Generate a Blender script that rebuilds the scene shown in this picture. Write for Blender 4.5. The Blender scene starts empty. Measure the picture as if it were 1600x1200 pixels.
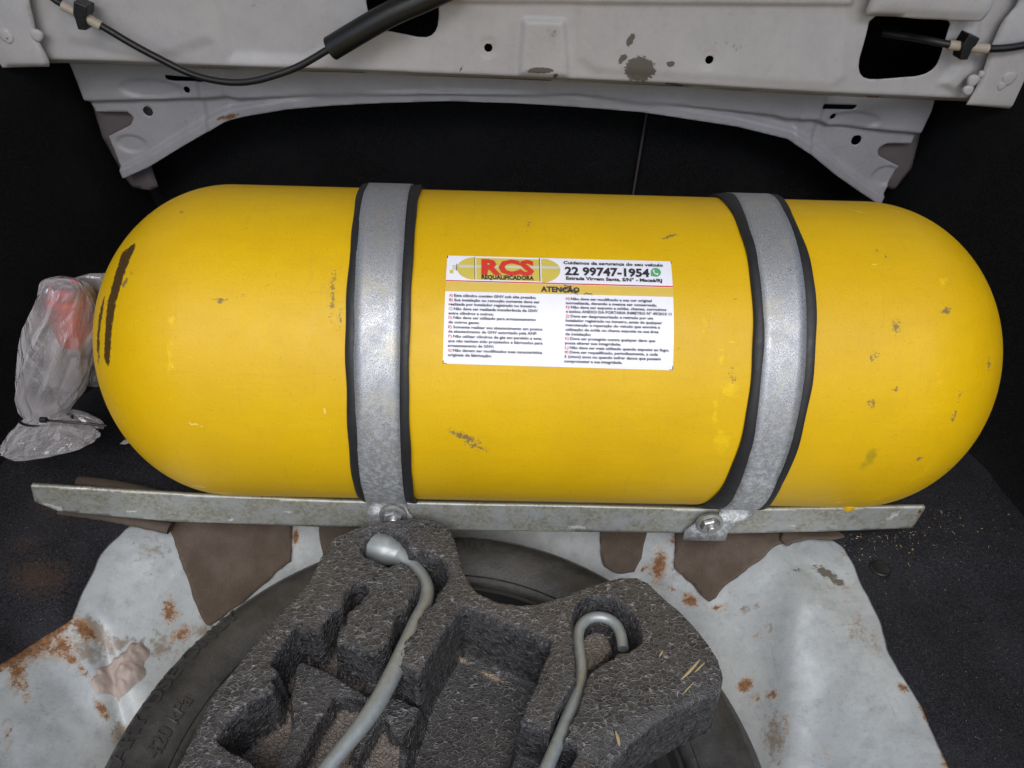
import bpy, bmesh, math, random
import numpy as np
from mathutils import Vector, Matrix

random.seed(7); rng = np.random.default_rng(7)
scene = bpy.context.scene
COL = scene.collection

# ------------------------------------------------------------------ camera
F_PX = 1202.0
PITCH, YAW, ROLL = math.radians(38.0), math.radians(1.443218), math.radians(2.160311)
CAM = np.array([0.0, -0.655846, 0.629732])
FW = np.array([math.sin(YAW)*math.cos(PITCH), math.cos(YAW)*math.cos(PITCH), -math.sin(PITCH)])
_rt = np.array([math.cos(YAW), -math.sin(YAW), 0.0]); _up = np.cross(_rt, FW)
RT = _rt*math.cos(ROLL) + _up*math.sin(ROLL)
UP = _up*math.cos(ROLL) - _rt*math.sin(ROLL)
cam_data = bpy.data.cameras.new('camera'); cam = bpy.data.objects.new('camera', cam_data)
COL.objects.link(cam); scene.camera = cam
cam_data.sensor_width = 36.0; cam_data.lens = F_PX/1600.0*36.0
cam_data.clip_start = 0.02; cam_data.clip_end = 200.0
cam.matrix_world = Matrix(((RT[0], UP[0], -FW[0], CAM[0]), (RT[1], UP[1], -FW[1], CAM[1]),
                           (RT[2], UP[2], -FW[2], CAM[2]), (0, 0, 0, 1)))

# ------------------------------------------------------------------ light
SUN_EL, SUN_AZ = math.radians(48), math.radians(-4)      # azimuth measured from straight behind the photographer
world = bpy.data.worlds.new('World'); scene.world = world; world.use_nodes = True
wn = world.node_tree; wn.nodes.clear()
sky = wn.nodes.new('ShaderNodeTexSky'); sky.sky_type = 'NISHITA'; sky.sun_disc = False
sky.sun_elevation = SUN_EL; sky.sun_rotation = math.pi + SUN_AZ
sky.dust_density = 1.5; sky.air_density = 1.0; sky.ozone_density = 0.6
bg = wn.nodes.new('ShaderNodeBackground'); bg.inputs['Strength'].default_value = 0.12
wo = wn.nodes.new('ShaderNodeOutputWorld')
wn.links.new(sky.outputs[0], bg.inputs[0]); wn.links.new(bg.outputs[0], wo.inputs[0])
sl = bpy.data.lights.new('sun', 'SUN'); sl.energy = 1.5; sl.angle = math.radians(42); sl.color = (1.0, 0.985, 0.965)
sun = bpy.data.objects.new('sun', sl); COL.objects.link(sun)
sd_ = Vector((math.sin(SUN_AZ)*math.cos(SUN_EL), -math.cos(SUN_AZ)*math.cos(SUN_EL), math.sin(SUN_EL)))
sun.rotation_euler = sd_.to_track_quat('Z', 'Y').to_euler()
scene.view_settings.view_transform = 'Standard'; scene.view_settings.look = 'None'
scene.view_settings.gamma = 1.0; scene.view_settings.use_curve_mapping = False
scene.view_settings.exposure = 0.42
scene.cycles.max_bounces = 8; scene.cycles.transparent_max_bounces = 16

# ------------------------------------------------------------------ surveying helpers: photo pixel -> point on a real surface
def ray(x, y): return FW + RT*(x-800)/F_PX + UP*(600-y)/F_PX
def onz(x, y, z=0.0): d = ray(x, y); return CAM + d*(z-CAM[2])/d[2]
def ony(x, y, yy): d = ray(x, y); return CAM + d*(yy-CAM[1])/d[1]
def Z2(L, z=0.0): return [tuple(onz(a, b, z)[:2]) for a, b in L]
def Y2(L, yy): return [tuple(ony(a, b, yy)[[0, 2]]) for a, b in L]
def proj(P):
    q = P-CAM; w = q@FW
    return np.stack([800+F_PX*(q@RT)/w, 600-F_PX*(q@UP)/w], -1)

# ------------------------------------------------------------------ mesh helpers
def props(o, label=None, cat=None, group=None, kind=None):
    if label: o['label'] = label
    if cat: o['category'] = cat
    if group: o['group'] = group
    if kind: o['kind'] = kind
    return o
def empty(name, loc, label=None, cat=None, group=None, kind=None):
    o = bpy.data.objects.new(name, None); COL.objects.link(o); o.location = loc
    o.empty_display_size = 0.05
    bpy.context.view_layer.update()
    return props(o, label, cat, group, kind)
def mesh_obj(name, V, Fc, mat, parent=None, smooth=True, attrs=None, sharp=None):
    me = bpy.data.meshes.new(name)
    me.from_pydata([tuple(map(float, v)) for v in V], [], [tuple(map(int, f)) for f in Fc])
    if attrs:
        for k, a in attrs.items():
            at = me.attributes.new(k, 'FLOAT', 'POINT'); at.data.foreach_set('value', np.asarray(a, np.float32))
    me.update()
    if smooth:
        me.polygons.foreach_set('use_smooth', [True]*len(me.polygons))
        if sharp: me.set_sharp_from_angle(angle=math.radians(sharp))
    o = bpy.data.objects.new(name, me); COL.objects.link(o)
    if mat is not None: me.materials.append(mat)
    if parent is not None:
        o.parent = parent; o.matrix_parent_inverse = Matrix.Translation(-Vector(world_loc(parent)))
    return o
def world_loc(o):
    l = Vector(o.location)
    if o.parent is not None: return l*0   # parts sit at the world origin frame
    return l
def fix_normals(o):
    bm = bmesh.new(); bm.from_mesh(o.data); bmesh.ops.recalc_face_normals(bm, faces=bm.faces); bm.to_mesh(o.data); bm.free()
    return o
def solid(o, t, offset=-1.0, bevel=0.0):
    m = o.modifiers.new('solid', 'SOLIDIFY'); m.thickness = t; m.offset = offset; m.use_even_offset = False
    if bevel:
        b = o.modifiers.new('bevel', 'BEVEL'); b.width = bevel; b.segments = 2; b.limit_method = 'ANGLE'; b.angle_limit = math.radians(50)
    return o
def sdf(poly, P):
    """signed distance, positive inside"""
    poly = np.asarray(poly, float); n = len(poly); best = np.full(len(P), 1e9); ins = np.zeros(len(P), bool)
    for i in range(n):
        a = poly[i]; b = poly[(i+1) % n]; ab = b-a; L = ab@ab
        if L < 1e-14: continue
        ap = P-a; t = np.clip((ap@ab)/L, 0, 1); d = ap-t[:, None]*ab
        best = np.minimum(best, d[:, 0]**2+d[:, 1]**2)
        c = (a[1] > P[:, 1]) != (b[1] > P[:, 1])
        with np.errstate(divide='ignore', invalid='ignore'):
            xi = (b[0]-a[0])*(P[:, 1]-a[1])/(b[1]-a[1])+a[0]
        ins ^= c & (P[:, 0] < xi)
    d = np.sqrt(best); return np.where(ins, d, -d)
def smooth_poly(L, it=1):
    for _ in range(it):
        out = []
        for i in range(len(L)):
            a = np.asarray(L[i], float); b = np.asarray(L[(i+1) % len(L)], float)
            out += [tuple(a*.75+b*.25), tuple(a*.25+b*.75)]
        L = out
    return L
def ragged(L, amp=2.0, step=9.0, seed=0):
    """break long straight edges into small irregular ones"""
    g = np.random.default_rng(seed); out = []; w = 0.0
    for i in range(len(L)):
        a = np.asarray(L[i], float); b = np.asarray(L[(i+1) % len(L)], float); n = max(1, int(np.linalg.norm(b-a)/step)); d = (b-a)/max(1e-9, np.linalg.norm(b-a))
        for k in range(n):
            w = .55*w+amp*(g.random()-.5)*1.4; out.append(tuple(a+(b-a)*k/n+np.array([-d[1], d[0]])*w))
    return out
def ss(x, a, b):
    t = np.clip((x-a)/(b-a), 0, 1); return t*t*(3-2*t)
_NP = rng.random((64, 64)); 
def vnoise(P, scale, seed=0):
    """smooth value noise in 2D, 0..1"""
    q = np.asarray(P)[:, :2]*scale+seed*17.31; i = np.floor(q).astype(int); f = q-i; f = f*f*(3-2*f)
    g = lambda a, b: _NP[(i[:, 0]+a) % 64, (i[:, 1]+b) % 64]
    return (g(0, 0)*(1-f[:, 0])+g(1, 0)*f[:, 0])*(1-f[:, 1])+(g(0, 1)*(1-f[:, 0])+g(1, 1)*f[:, 0])*f[:, 1]
def fnoise(P, scale, seed=0, o=3):
    s = 0; a = 1; t = 0
    for k in range(o): s = s+a*vnoise(P, scale*2**k, seed+k); t += a; a *= .5
    return s/t
def sheet(name, outer, holes, cell, hfun, to_world, mat, parent=None, thick=0.0, attrs=None, flip=False, sharp=None, bevel=0.0, close=None):
    """grid sheet trimmed exactly to an outline with holes; hfun(P, sd) gives the relief"""
    O = np.asarray(outer, float); lo = O.min(0)-cell*1.5; hi = O.max(0)+cell*1.5
    nu = int((hi[0]-lo[0])/cell)+2; nv = int((hi[1]-lo[1])/cell)+2
    U, W = np.meshgrid(lo[0]+np.arange(nu)*cell, lo[1]+np.arange(nv)*cell, indexing='ij')
    P = np.stack([U.ravel(), W.ravel()], -1)
    def D(Q):
        d = sdf(O, Q)
        for h in holes: d = np.minimum(d, -sdf(h, Q))
        return d
    sd = D(P)
    idx = np.arange(nu*nv).reshape(nu, nv)
    Q4 = np.stack([idx[:-1, :-1].ravel(), idx[1:, :-1].ravel(), idx[1:, 1:].ravel(), idx[:-1, 1:].ravel()], -1)
    keep = (sd[Q4] > cell*.25).any(1); Q4 = Q4[keep]
    used = np.zeros(nu*nv, bool); used[Q4.ravel()] = True
    mv = np.where(used & (sd < cell*.25))[0]
    for _ in range(3):
        q = P[mv]; d = D(q); e = cell*.02
        g = np.stack([D(q+[e, 0])-D(q-[e, 0]), D(q+[0, e])-D(q-[0, e])], -1)/(2*e)
        gl = np.maximum(np.linalg.norm(g, axis=1), .3); P[mv] = q-(d/gl)[:, None]*(g/gl[:, None])
    sd[mv] = 0
    ids = np.where(used)[0]; rem = np.full(nu*nv, -1); rem[ids] = np.arange(len(ids))
    Pu = P[ids]; su = np.maximum(sd[ids], 0); h = hfun(Pu, su) if hfun else np.zeros(len(Pu))
    V = to_world(Pu, h); Fq = rem[Q4]
    if flip: Fq = Fq[:, ::-1]
    A = {k: fn(Pu, su, V) for k, fn in (attrs or {}).items()}
    o = mesh_obj(name, V, Fq, mat, parent, True, A, sharp)
    if thick: solid(o, thick, bevel=bevel)
    return o
def flatz(z): return lambda P, h: np.column_stack([P, z+h])
def wally(y): return lambda P, h: np.column_stack([P[:, 0], y-h, P[:, 1]])
def catmull(pts, n=8):
    P = [np.asarray(p, float) for p in pts]; P = [2*P[0]-P[1]]+P+[2*P[-1]-P[-2]]; out = []
    for i in range(1, len(P)-2):
        for k in range(n):
            t = k/n; a, b, c, d = P[i-1], P[i], P[i+1], P[i+2]
            out.append(.5*((2*b)+(-a+c)*t+(2*a-5*b+4*c-d)*t*t+(-a+3*b-3*c+d)*t**3))
    out.append(P[-2]); return np.array(out)
def tube(name, pts, rad, mat, parent=None, seg=14, squash=None, caps=True, rfun=None, sharp=60):
    pts = np.asarray(pts, float); n = len(pts); rad = np.broadcast_to(np.asarray(rad, float), (n,))
    T = np.gradient(pts, axis=0); T /= np.linalg.norm(T, axis=1)[:, None]
    a = np.cross(T[0], [0, 0, 1.0]);
    if np.linalg.norm(a) < .1: a = np.cross(T[0], [0, 1.0, 0])
    a /= np.linalg.norm(a); V = []; Fc = []
    for i in range(n):
        a = a-T[i]*(a@T[i]); a /= np.linalg.norm(a); b = np.cross(T[i], a)
        for k in range(seg):
            th = 2*math.pi*k/seg; r = rad[i]*(rfun(i/(n-1), th) if rfun else 1.0)
            V.append(pts[i]+a*math.cos(th)*r+b*math.sin(th)*r*(squash or 1.0))
    for i in range(n-1):
        for k in range(seg):
            k2 = (k+1) % seg; Fc.append((i*seg+k, i*seg+k2, (i+1)*seg+k2, (i+1)*seg+k))
    if caps:
        Fc.append(tuple(range(seg))[::-1]); Fc.append(tuple((n-1)*seg+k for k in range(seg)))
    return fix_normals(mesh_obj(name, V, Fc, mat, parent, True, None, sharp))
def lathe(name, prof, mat, center, axis='z', seg=64, parent=None, sharp=40, attrs=None):
    V = []; Fc = []; n = len(prof)
    for k in range(seg):
        t = 2*math.pi*k/seg; c, s = math.cos(t), math.sin(t)
        for r, h in prof:
            p = (r*c, r*s, h) if axis == 'z' else ((h, r*c, r*s) if axis == 'x' else (r*c, h, r*s))
            V.append((p[0]+center[0], p[1]+center[1], p[2]+center[2]))
    for k in range(seg):
        k2 = (k+1) % seg
        for i in range(n-1): Fc.append((k*n+i, k2*n+i, k2*n+i+1, k*n+i+1))
    return fix_normals(mesh_obj(name, V, Fc, mat, parent, True, attrs, sharp))
def px_ellipse(V, marks):
    """how far inside any of the listed worn spots a surface point lies (1 centre, 0 rim)"""
    q = proj(V); out = np.zeros(len(V))
    for cx, cy, a, b, ang, s in marks:
        t = math.radians(ang); dx = q[:, 0]-cx; dy = q[:, 1]-cy
        u = (dx*math.cos(t)+dy*math.sin(t))/a; v = (-dx*math.sin(t)+dy*math.cos(t))/b
        out = np.maximum(out, s*np.clip(1-np.sqrt(u*u+v*v), 0, 1))
    return out

# ------------------------------------------------------------------ material helpers
def new_mat(name):
    m = bpy.data.materials.new(name); m.use_nodes = True; nt = m.node_tree; nt.nodes.clear()
    out = nt.nodes.new('ShaderNodeOutputMaterial'); b = nt.nodes.new('ShaderNodeBsdfPrincipled')
    nt.links.new(b.outputs[0], out.inputs[0]); return m, nt, b
def setin(nt, sock, v):
    if hasattr(v, 'is_output'): nt.links.new(v, sock)
    elif isinstance(v, tuple) and len(v) == 3 and sock.type == 'RGBA': sock.default_value = (*v, 1)
    else: sock.default_value = v
def coord(nt): 
    return nt.nodes.new('ShaderNodeTexCoord').outputs['Object']
def mapping(nt, v, scale=(1, 1, 1), rot=(0, 0, 0)):
    n = nt.nodes.new('ShaderNodeMapping'); setin(nt, n.inputs[0], v); n.inputs['Scale'].default_value = scale; n.inputs['Rotation'].default_value = rot; return n.outputs[0]
def noise(nt, scale, detail=4, rough=.6, vec=None, dist=0.0):
    n = nt.nodes.new('ShaderNodeTexNoise'); n.inputs['Scale'].default_value = scale; n.inputs['Detail'].default_value = detail
    n.inputs['Roughness'].default_value = rough; n.inputs['Distortion'].default_value = dist
    setin(nt, n.inputs['Vector'], vec if vec is not None else coord(nt)); return n.outputs[0]
def voro(nt, scale, feature='F1', vec=None, rnd=1.0, out=0):
    n = nt.nodes.new('ShaderNodeTexVoronoi'); n.feature = feature; n.inputs['Scale'].default_value = scale
    n.inputs['Randomness'].default_value = rnd; setin(nt, n.inputs['Vector'], vec if vec is not None else coord(nt)); return n.outputs[out]
def attr(nt, name):
    n = nt.nodes.new('ShaderNodeAttribute'); n.attribute_name = name; return n.outputs['Fac']
def math_(nt, op, a, b=0.0, c=0.0, clamp=False):
    n = nt.nodes.new('ShaderNodeMath'); n.operation = op; n.use_clamp = clamp
    setin(nt, n.inputs[0], a); setin(nt, n.inputs[1], b); setin(nt, n.inputs[2], c); return n.outputs[0]
def remap(nt, v, a, b, c=0.0, d=1.0):
    n = nt.nodes.new('ShaderNodeMapRange'); setin(nt, n.inputs[0], v)
    for i, q in enumerate((a, b, c, d)): n.inputs[i+1].default_value = q
    return n.outputs[0]
def mix(nt, f, a, b, mode='MIX'):
    n = nt.nodes.new('ShaderNodeMix'); n.data_type = 'RGBA'; n.blend_type = mode
    setin(nt, n.inputs[0], f); setin(nt, n.inputs[6], a); setin(nt, n.inputs[7], b); return n.outputs[2]
def bump(nt, h, strength=.3, dist=.001, nrm=None):
    n = nt.nodes.new('ShaderNodeBump'); n.inputs['Strength'].default_value = strength; n.inputs['Distance'].default_value = dist
    setin(nt, n.inputs['Height'], h)
    if nrm is not None: nt.links.new(nrm, n.inputs['Normal'])
    return n.outputs[0]
def worn(nt, a, nz, amp=1.6, thr=.5, gain=7):
    """ragged mask from a worn-spot attribute and a noise"""
    s = math_(nt, 'MULTIPLY_ADD', math_(nt, 'SUBTRACT', nz, .5), amp, a)
    s = math_(nt, 'MULTIPLY', math_(nt, 'SUBTRACT', s, thr), gain, clamp=True)
    return math_(nt, 'MULTIPLY', s, math_(nt, 'MULTIPLY', a, 12, clamp=True))
def fin(nt, b, base, rough=.6, metal=0.0, nrm=None, spec=None, **kw):
    setin(nt, b.inputs['Base Color'], base); setin(nt, b.inputs['Roughness'], rough); setin(nt, b.inputs['Metallic'], metal)
    if spec is not None: setin(nt, b.inputs['Specular IOR Level'], spec)
    if nrm is not None: nt.links.new(nrm, b.inputs['Normal'])
    for k, v in kw.items(): setin(nt, b.inputs[k.replace('_', ' ')], v)
def simple(name, col, rough=.5, metal=0.0, var=.15, scale=120, bstr=.15, bscale=400, spec=None):
    m, nt, b = new_mat(name)
    n = noise(nt, scale, 5); c = mix(nt, n, tuple(x*(1-var) for x in col), tuple(min(1, x*(1+var)) for x in col))
    r = remap(nt, noise(nt, scale*2.1, 3), .3, .7, max(0, rough-.08), min(1, rough+.08))
    fin(nt, b, c, r, metal, bump(nt, noise(nt, bscale, 4), bstr, .0006), spec); return m

M = {}
# yellow cylinder paint
m, nt, b = new_mat('yellow_paint'); M['yellow'] = m
big = noise(nt, 9, 4); fine = noise(nt, 260, 5, .65); mid = noise(nt, 60, 5, .6)
c = mix(nt, remap(nt, big, .35, .65), (.66, .40, .0015), (.72, .445, .002))
c = mix(nt, remap(nt, noise(nt, 900, 2), .655, .74), c, (.36, .19, .004))
c = mix(nt, math_(nt, 'MULTIPLY', remap(nt, noise(nt, 150, 6, .8), .69, .74), .55), c, (.30, .20, .03))
c = mix(nt, math_(nt, 'MULTIPLY', remap(nt, noise(nt, 26, 4, .6, mapping(nt, coord(nt), (1, 3, 3))), .45, .75), .22), c, (.58, .34, .003))                       # fine dirt flecks
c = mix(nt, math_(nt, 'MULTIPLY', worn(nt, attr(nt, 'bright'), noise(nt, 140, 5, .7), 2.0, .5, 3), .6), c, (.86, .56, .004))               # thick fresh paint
c = mix(nt, math_(nt, 'MULTIPLY', worn(nt, attr(nt, 'pale'), noise(nt, 400, 3), 1.2, .5, 8), .8), c, (.88, .66, .16))
c = mix(nt, math_(nt, 'MULTIPLY', worn(nt, attr(nt, 'scuff'), noise(nt, 330, 6, .75), 2.4, .50, 6), .8), c, mix(nt, fine, (.055, .045, .035), (.22, .17, .10)))
c = mix(nt, math_(nt, 'MULTIPLY', worn(nt, attr(nt, 'green'), mid, 1.4, .5, 3), .6), c, (.28, .24, .01))
for ro_, sc_ in ((.35, (.6, 10, 10)), (1.25, (9, .7, .7))):
    st_ = noise(nt, 22, 4, .7, mapping(nt, coord(nt), sc_, (0, ro_ if sc_[0] < 2 else .15, ro_*.3)), 1.1)
    c = mix(nt, math_(nt, 'MULTIPLY', remap(nt, st_, .60, .66), .20), c, (.50, .32, .02))
tp = worn(nt, attr(nt, 'tape'), noise(nt, 230, 7, .85), 3.0, .50, 9)
c = mix(nt, tp, c, mix(nt, fine, (.040, .022, .007), (.11, .06, .017)))
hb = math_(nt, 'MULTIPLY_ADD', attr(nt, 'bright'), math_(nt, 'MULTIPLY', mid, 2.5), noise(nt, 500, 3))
hb = math_(nt, 'MULTIPLY_ADD', noise(nt, 45, 3), .9, hb)
hb = math_(nt, 'MULTIPLY_ADD', noise(nt, 30, 3, .6, mapping(nt, coord(nt), (9, .5, .5))), .45, hb)          # spin rings left by forming
hb = math_(nt, 'MULTIPLY_ADD', noise(nt, 240, 2), .7, hb)
hb = math_(nt, 'MULTIPLY_ADD', worn(nt, attr(nt, 'scuff'), noise(nt, 330, 6, .75), 2.4, .50, 9), -1.2, hb)
fin(nt, b, c, remap(nt, mid, .3, .7, .42, .54), 0, bump(nt, hb, .20, .0008), .36)
# galvanised band
m, nt, b = new_mat('galvanised_band'); M['galv'] = m
v = coord(nt); f1 = noise(nt, 1500, 2, .7); f2 = noise(nt, 60, 6, .7)
low = remap(nt, nt.nodes.new('ShaderNodeSeparateXYZ').outputs[2], 0, 1)
sx = nt.nodes.new('ShaderNodeSeparateXYZ'); nt.links.new(v, sx.inputs[0])
c = mix(nt, remap(nt, f1, .36, .64), (.18, .19, .205), (.70, .71, .72)); c = mix(nt, math_(nt, 'MULTIPLY', remap(nt, f2, .42, .62), .6), c, (.36, .37, .40))
c = mix(nt, math_(nt, 'MULTIPLY', remap(nt, noise(nt, 34, 6, .75), .52, .68), .7), c, (.50, .47, .36))
oxz = math_(nt, 'MULTIPLY', remap(nt, sx.outputs[2], .25, .12), remap(nt, noise(nt, 190, 7, .8), .46, .60))
c = mix(nt, oxz, c, (.78, .81, .84))
fin(nt, b, c, remap(nt, f2, .3, .7, .40, .62), .65, bump(nt, noise(nt, 1100, 3), .5, .0006))
# dull zinc rail
m, nt, b = new_mat('zinc_rail'); M['rail'] = m
f1 = noise(nt, 300, 5, .7); f2 = noise(nt, 40, 5, .65)
c = mix(nt, remap(nt, f1, .35, .65), (.22, .22, .18), (.44, .44, .38)); c = mix(nt, remap(nt, f2, .45, .65), c, (.40, .42, .42))
c = mix(nt, worn(nt, attr(nt, 'white'), f1, 1.2, .5, 6), c, (.66, .66, .64))
c = mix(nt, worn(nt, attr(nt, 'rust'), f1, 1.2, .45, 6), c, (.22, .06, .025))
fin(nt, b, c, .5, .45, bump(nt, f1, .2, .0006))
M['bolt'] = simple('zinc_bolt', (.45, .45, .44), .38, .8, .25, 300)
M['wrench'] = simple('zinc_tool', (.34, .37, .37), .46, .45, .25, 160, .15, 700)
M['rubber'] = simple('black_rubber', (.014, .014, .015), .55, 0, .5, 90, .25, 300)
M['plastic_black'] = simple('black_plastic', (.010, .010, .010), .42, 0, .3, 200, .05)
M['sleeve'] = simple('cream_plastic', (.45, .38, .29), .45, 0, .1, 100, .05)
# white painted metal with rust
def painted(name, base, base2, rustcol=(.20, .075, .018), wear=1.0):
    m, nt, b = new_mat(name)
    n1 = noise(nt, 18, 6, .65); n2 = noise(nt, 160, 6, .7); n3 = noise(nt, 620, 4, .7)
    c = mix(nt, remap(nt, n1, .35, .68), base, base2)
    c = mix(nt, math_(nt, 'MULTIPLY', remap(nt, noise(nt, 70, 6, .75), .50, .66), .55*wear), c, tuple(x*.62 for x in base))
    scr = noise(nt, 38, 6, .8, mapping(nt, coord(nt), (6, .5, 1), (0, 0, .5)), .9)
    c = mix(nt, math_(nt, 'MULTIPLY', remap(nt, scr, .60, .66), .38*wear), c, tuple(x*.4 for x in base))
    c = mix(nt, math_(nt, 'MULTIPLY', remap(nt, n3, .615, .68), .6*wear), c, (.11, .095, .08))
    sc2 = noise(nt, 20, 6, .8, mapping(nt, coord(nt), (.5, 9, 1), (0, 0, 1.9)), 1.2)
    c = mix(nt, math_(nt, 'MULTIPLY', remap(nt, sc2, .61, .66), .35*wear), c, tuple(x*.45 for x in base))
    c = mix(nt, math_(nt, 'MULTIPLY', remap(nt, noise(nt, 110, 7, .8), .585, .66), .5*wear), c, (.25, .17, .10))
    c = mix(nt, math_(nt, 'MULTIPLY', remap(nt, noise(nt, 24, 5, .7), .50, .66), .35*wear), c, tuple(min(1, x*1.4) for x in base))
    c = mix(nt, math_(nt, 'MULTIPLY', worn(nt, attr(nt, 'dirt'), n2, 1.7, .33, 3), .8), c, (.19, .14, .095))
    c = mix(nt, worn(nt, attr(nt, 'bare'), noise(nt, 200, 5, .75), 1.1, .5, 14), c, (.125, .112, .092))
    halo = worn(nt, attr(nt, 'rust'), n2, 1.6, .28, 3)
    c = mix(nt, math_(nt, 'MULTIPLY', halo, .6), c, (.36, .23, .12))
    r2 = worn(nt, attr(nt, 'rust'), noise(nt, 170, 8, .85), 2.8, .50, 5)
    c = mix(nt, math_(nt, 'MULTIPLY', r2, .92), c, mix(nt, remap(nt, noise(nt, 240, 6, .8), .36, .64), tuple(x*.28 for x in rustcol), (.30, .13, .045)))
    ro = mix(nt, r2, (.42, .42, .42), (.9, .9, .9))
    h = math_(nt, 'MULTIPLY_ADD', r2, .8, n3)
    fin(nt, b, c, ro, 0, bump(nt, h, .16, .0007)); return m
M['floor'] = painted('floor_paint', (.42, .45, .46), (.33, .355, .365))
M['panel'] = painted('panel_paint', (.52, .495, .485), (.465, .445, .44), (.16, .09, .04), .35)
M['frame'] = painted('frame_paint', (.37, .36, .372), (.32, .313, .328), wear=.35)
M['inner'] = simple('grey_primer', (.12, .10, .10), .7, 0, .2, 60)
# carpets
def felt(name, c0, c1, dirt=(.09, .06, .045)):
    m, nt, b = new_mat(name)
    v = mapping(nt, coord(nt), (1, 1, 1))
    f1 = noise(nt, 900, 4, .8); f2 = noise(nt, 300, 5, .8); f3 = noise(nt, 10, 4, .6)
    c = mix(nt, remap(nt, f2, .35, .7), c0, c1)
    c = mix(nt, remap(nt, f1, .555, .66), c, tuple(min(1, x*3.2+.012) for x in c1))
    c = mix(nt, math_(nt, 'MULTIPLY', worn(nt, attr(nt, 'dirt'), f2, 1.6, .4, 2.5), .8), c, dirt)
    c = mix(nt, math_(nt, 'MULTIPLY', remap(nt, f3, .5, .75), .35), c, tuple(x*1.8+.004 for x in c1))
    h = math_(nt, 'ADD', f1, math_(nt, 'MULTIPLY', f2, 1.3))
    fin(nt, b, c, .95, 0, bump(nt, h, .9, .0022), .15); return m
M['felt'] = felt('black_felt', (.005, .005, .0054), (.013, .013, .0138))
M['carpet'] = felt('charcoal_carpet', (.011, .0115, .014), (.040, .0405, .047))
# brown felt board
m, nt, b = new_mat('brown_board'); M['board'] = m
f1 = noise(nt, 420, 5, .75); f2 = noise(nt, 30, 4, .6); st = noise(nt, 120, 3, .6, mapping(nt, coord(nt), (6, .6, 1)))
c = mix(nt, f1, (.060, .044, .033), (.115, .088, .068)); c = mix(nt, remap(nt, f2, .4, .7), c, (.125, .10, .08))
c = mix(nt, math_(nt, 'MULTIPLY', remap(nt, noise(nt, 700, 2), .70, .76), .8), c, (.30, .26, .22))
fin(nt, b, c, .9, 0, bump(nt, math_(nt, 'ADD', st, f1), .35, .0012), .2)
M['stick'] = simple('brown_strip', (.075, .055, .042), .8, 0, .3, 80, .4, 300)
M['putty'] = simple('pink_putty', (.36, .295, .26), .65, 0, .42, 90, .8, 260)
# tyre
m, nt, b = new_mat('tyre_rubber'); M['tyre'] = m
f1 = noise(nt, 30, 6, .7); f2 = noise(nt, 500, 4, .7)
c = mix(nt, remap(nt, f1, .3, .7), (.024, .024, .024), (.066, .063, .059)); c = mix(nt, remap(nt, noise(nt, 900, 2), .70, .76), c, (.2, .18, .16))
fin(nt, b, c, remap(nt, f1, .3, .7, .36, .58), 0, bump(nt, math_(nt, 'ADD', f2, math_(nt, 'MULTIPLY', noise(nt, 90, 4), 2)), .4, .0010))
M['tyretext'] = simple('tyre_letter', (.042, .041, .039), .5, 0, .3, 60)
M['rim'] = simple('dark_rim', (.03, .03, .03), .4, .3, .3, 60)
# expanded foam
m, nt, b = new_mat('bead_foam'); M['foam'] = m
v = coord(nt)
wv = nt.nodes.new('ShaderNodeVectorMath'); wv.operation = 'MULTIPLY_ADD'
nn = nt.nodes.new('ShaderNodeTexNoise'); nn.inputs['Scale'].default_value = 120; nt.links.new(v, nn.inputs['Vector'])
nt.links.new(nn.outputs['Color'], wv.inputs[0]); wv.inputs[1].default_value = (.0030,)*3; nt.links.new(v, wv.inputs[2])
vs = mapping(nt, wv.outputs[0], (1, 1.35, 1), (0, 0, .35))
edge = voro(nt, 215, 'DISTANCE_TO_EDGE', vs); cell = voro(nt, 215, 'F1', vs, 1.0, 1)
sepc = nt.nodes.new('ShaderNodeSeparateColor'); nt.links.new(cell, sepc.inputs[0])
f2 = noise(nt, 500, 4, .7); f3 = noise(nt, 14, 4, .6); brk = noise(nt, 140, 4, .7)
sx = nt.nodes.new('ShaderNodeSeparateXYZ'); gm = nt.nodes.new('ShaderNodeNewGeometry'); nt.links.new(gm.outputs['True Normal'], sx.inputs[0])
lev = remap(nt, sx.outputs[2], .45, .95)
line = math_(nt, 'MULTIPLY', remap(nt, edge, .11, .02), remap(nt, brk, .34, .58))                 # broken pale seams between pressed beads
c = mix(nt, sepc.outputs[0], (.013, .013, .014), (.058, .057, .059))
dust_light = math_(nt, 'MULTIPLY', lev, remap(nt, f3, .30, .72, .04, .42))
c = mix(nt, dust_light, c, mix(nt, f2, (.070, .065, .061), (.155, .146, .140)))                           # dust on level faces, plus painted lightness so pocket walls look shaded
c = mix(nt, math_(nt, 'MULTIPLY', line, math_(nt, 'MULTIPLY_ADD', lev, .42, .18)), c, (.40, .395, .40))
c = mix(nt, math_(nt, 'MULTIPLY', worn(nt, attr(nt, 'brown'), f2, .8, .4, 4), .85), c, mix(nt, f2, (.17, .14, .115), (.28, .235, .20)))
c = mix(nt, worn(nt, attr(nt, 'sand'), noise(nt, 900, 4, .8), 2.2, .6, 6), c, (.42, .34, .24))
c = mix(nt, remap(nt, noise(nt, 800, 2), .70, .76), c, (.42, .40, .38))
hh = math_(nt, 'MULTIPLY_ADD', f2, .6, math_(nt, 'MULTIPLY_ADD', sepc.outputs[1], 1.3, math_(nt, 'MULTIPLY', line, 1.1)))
fin(nt, b, c, remap(nt, sepc.outputs[2], 0, 1, .24, .46), 0, bump(nt, hh, .9, .0014), .6)
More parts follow.
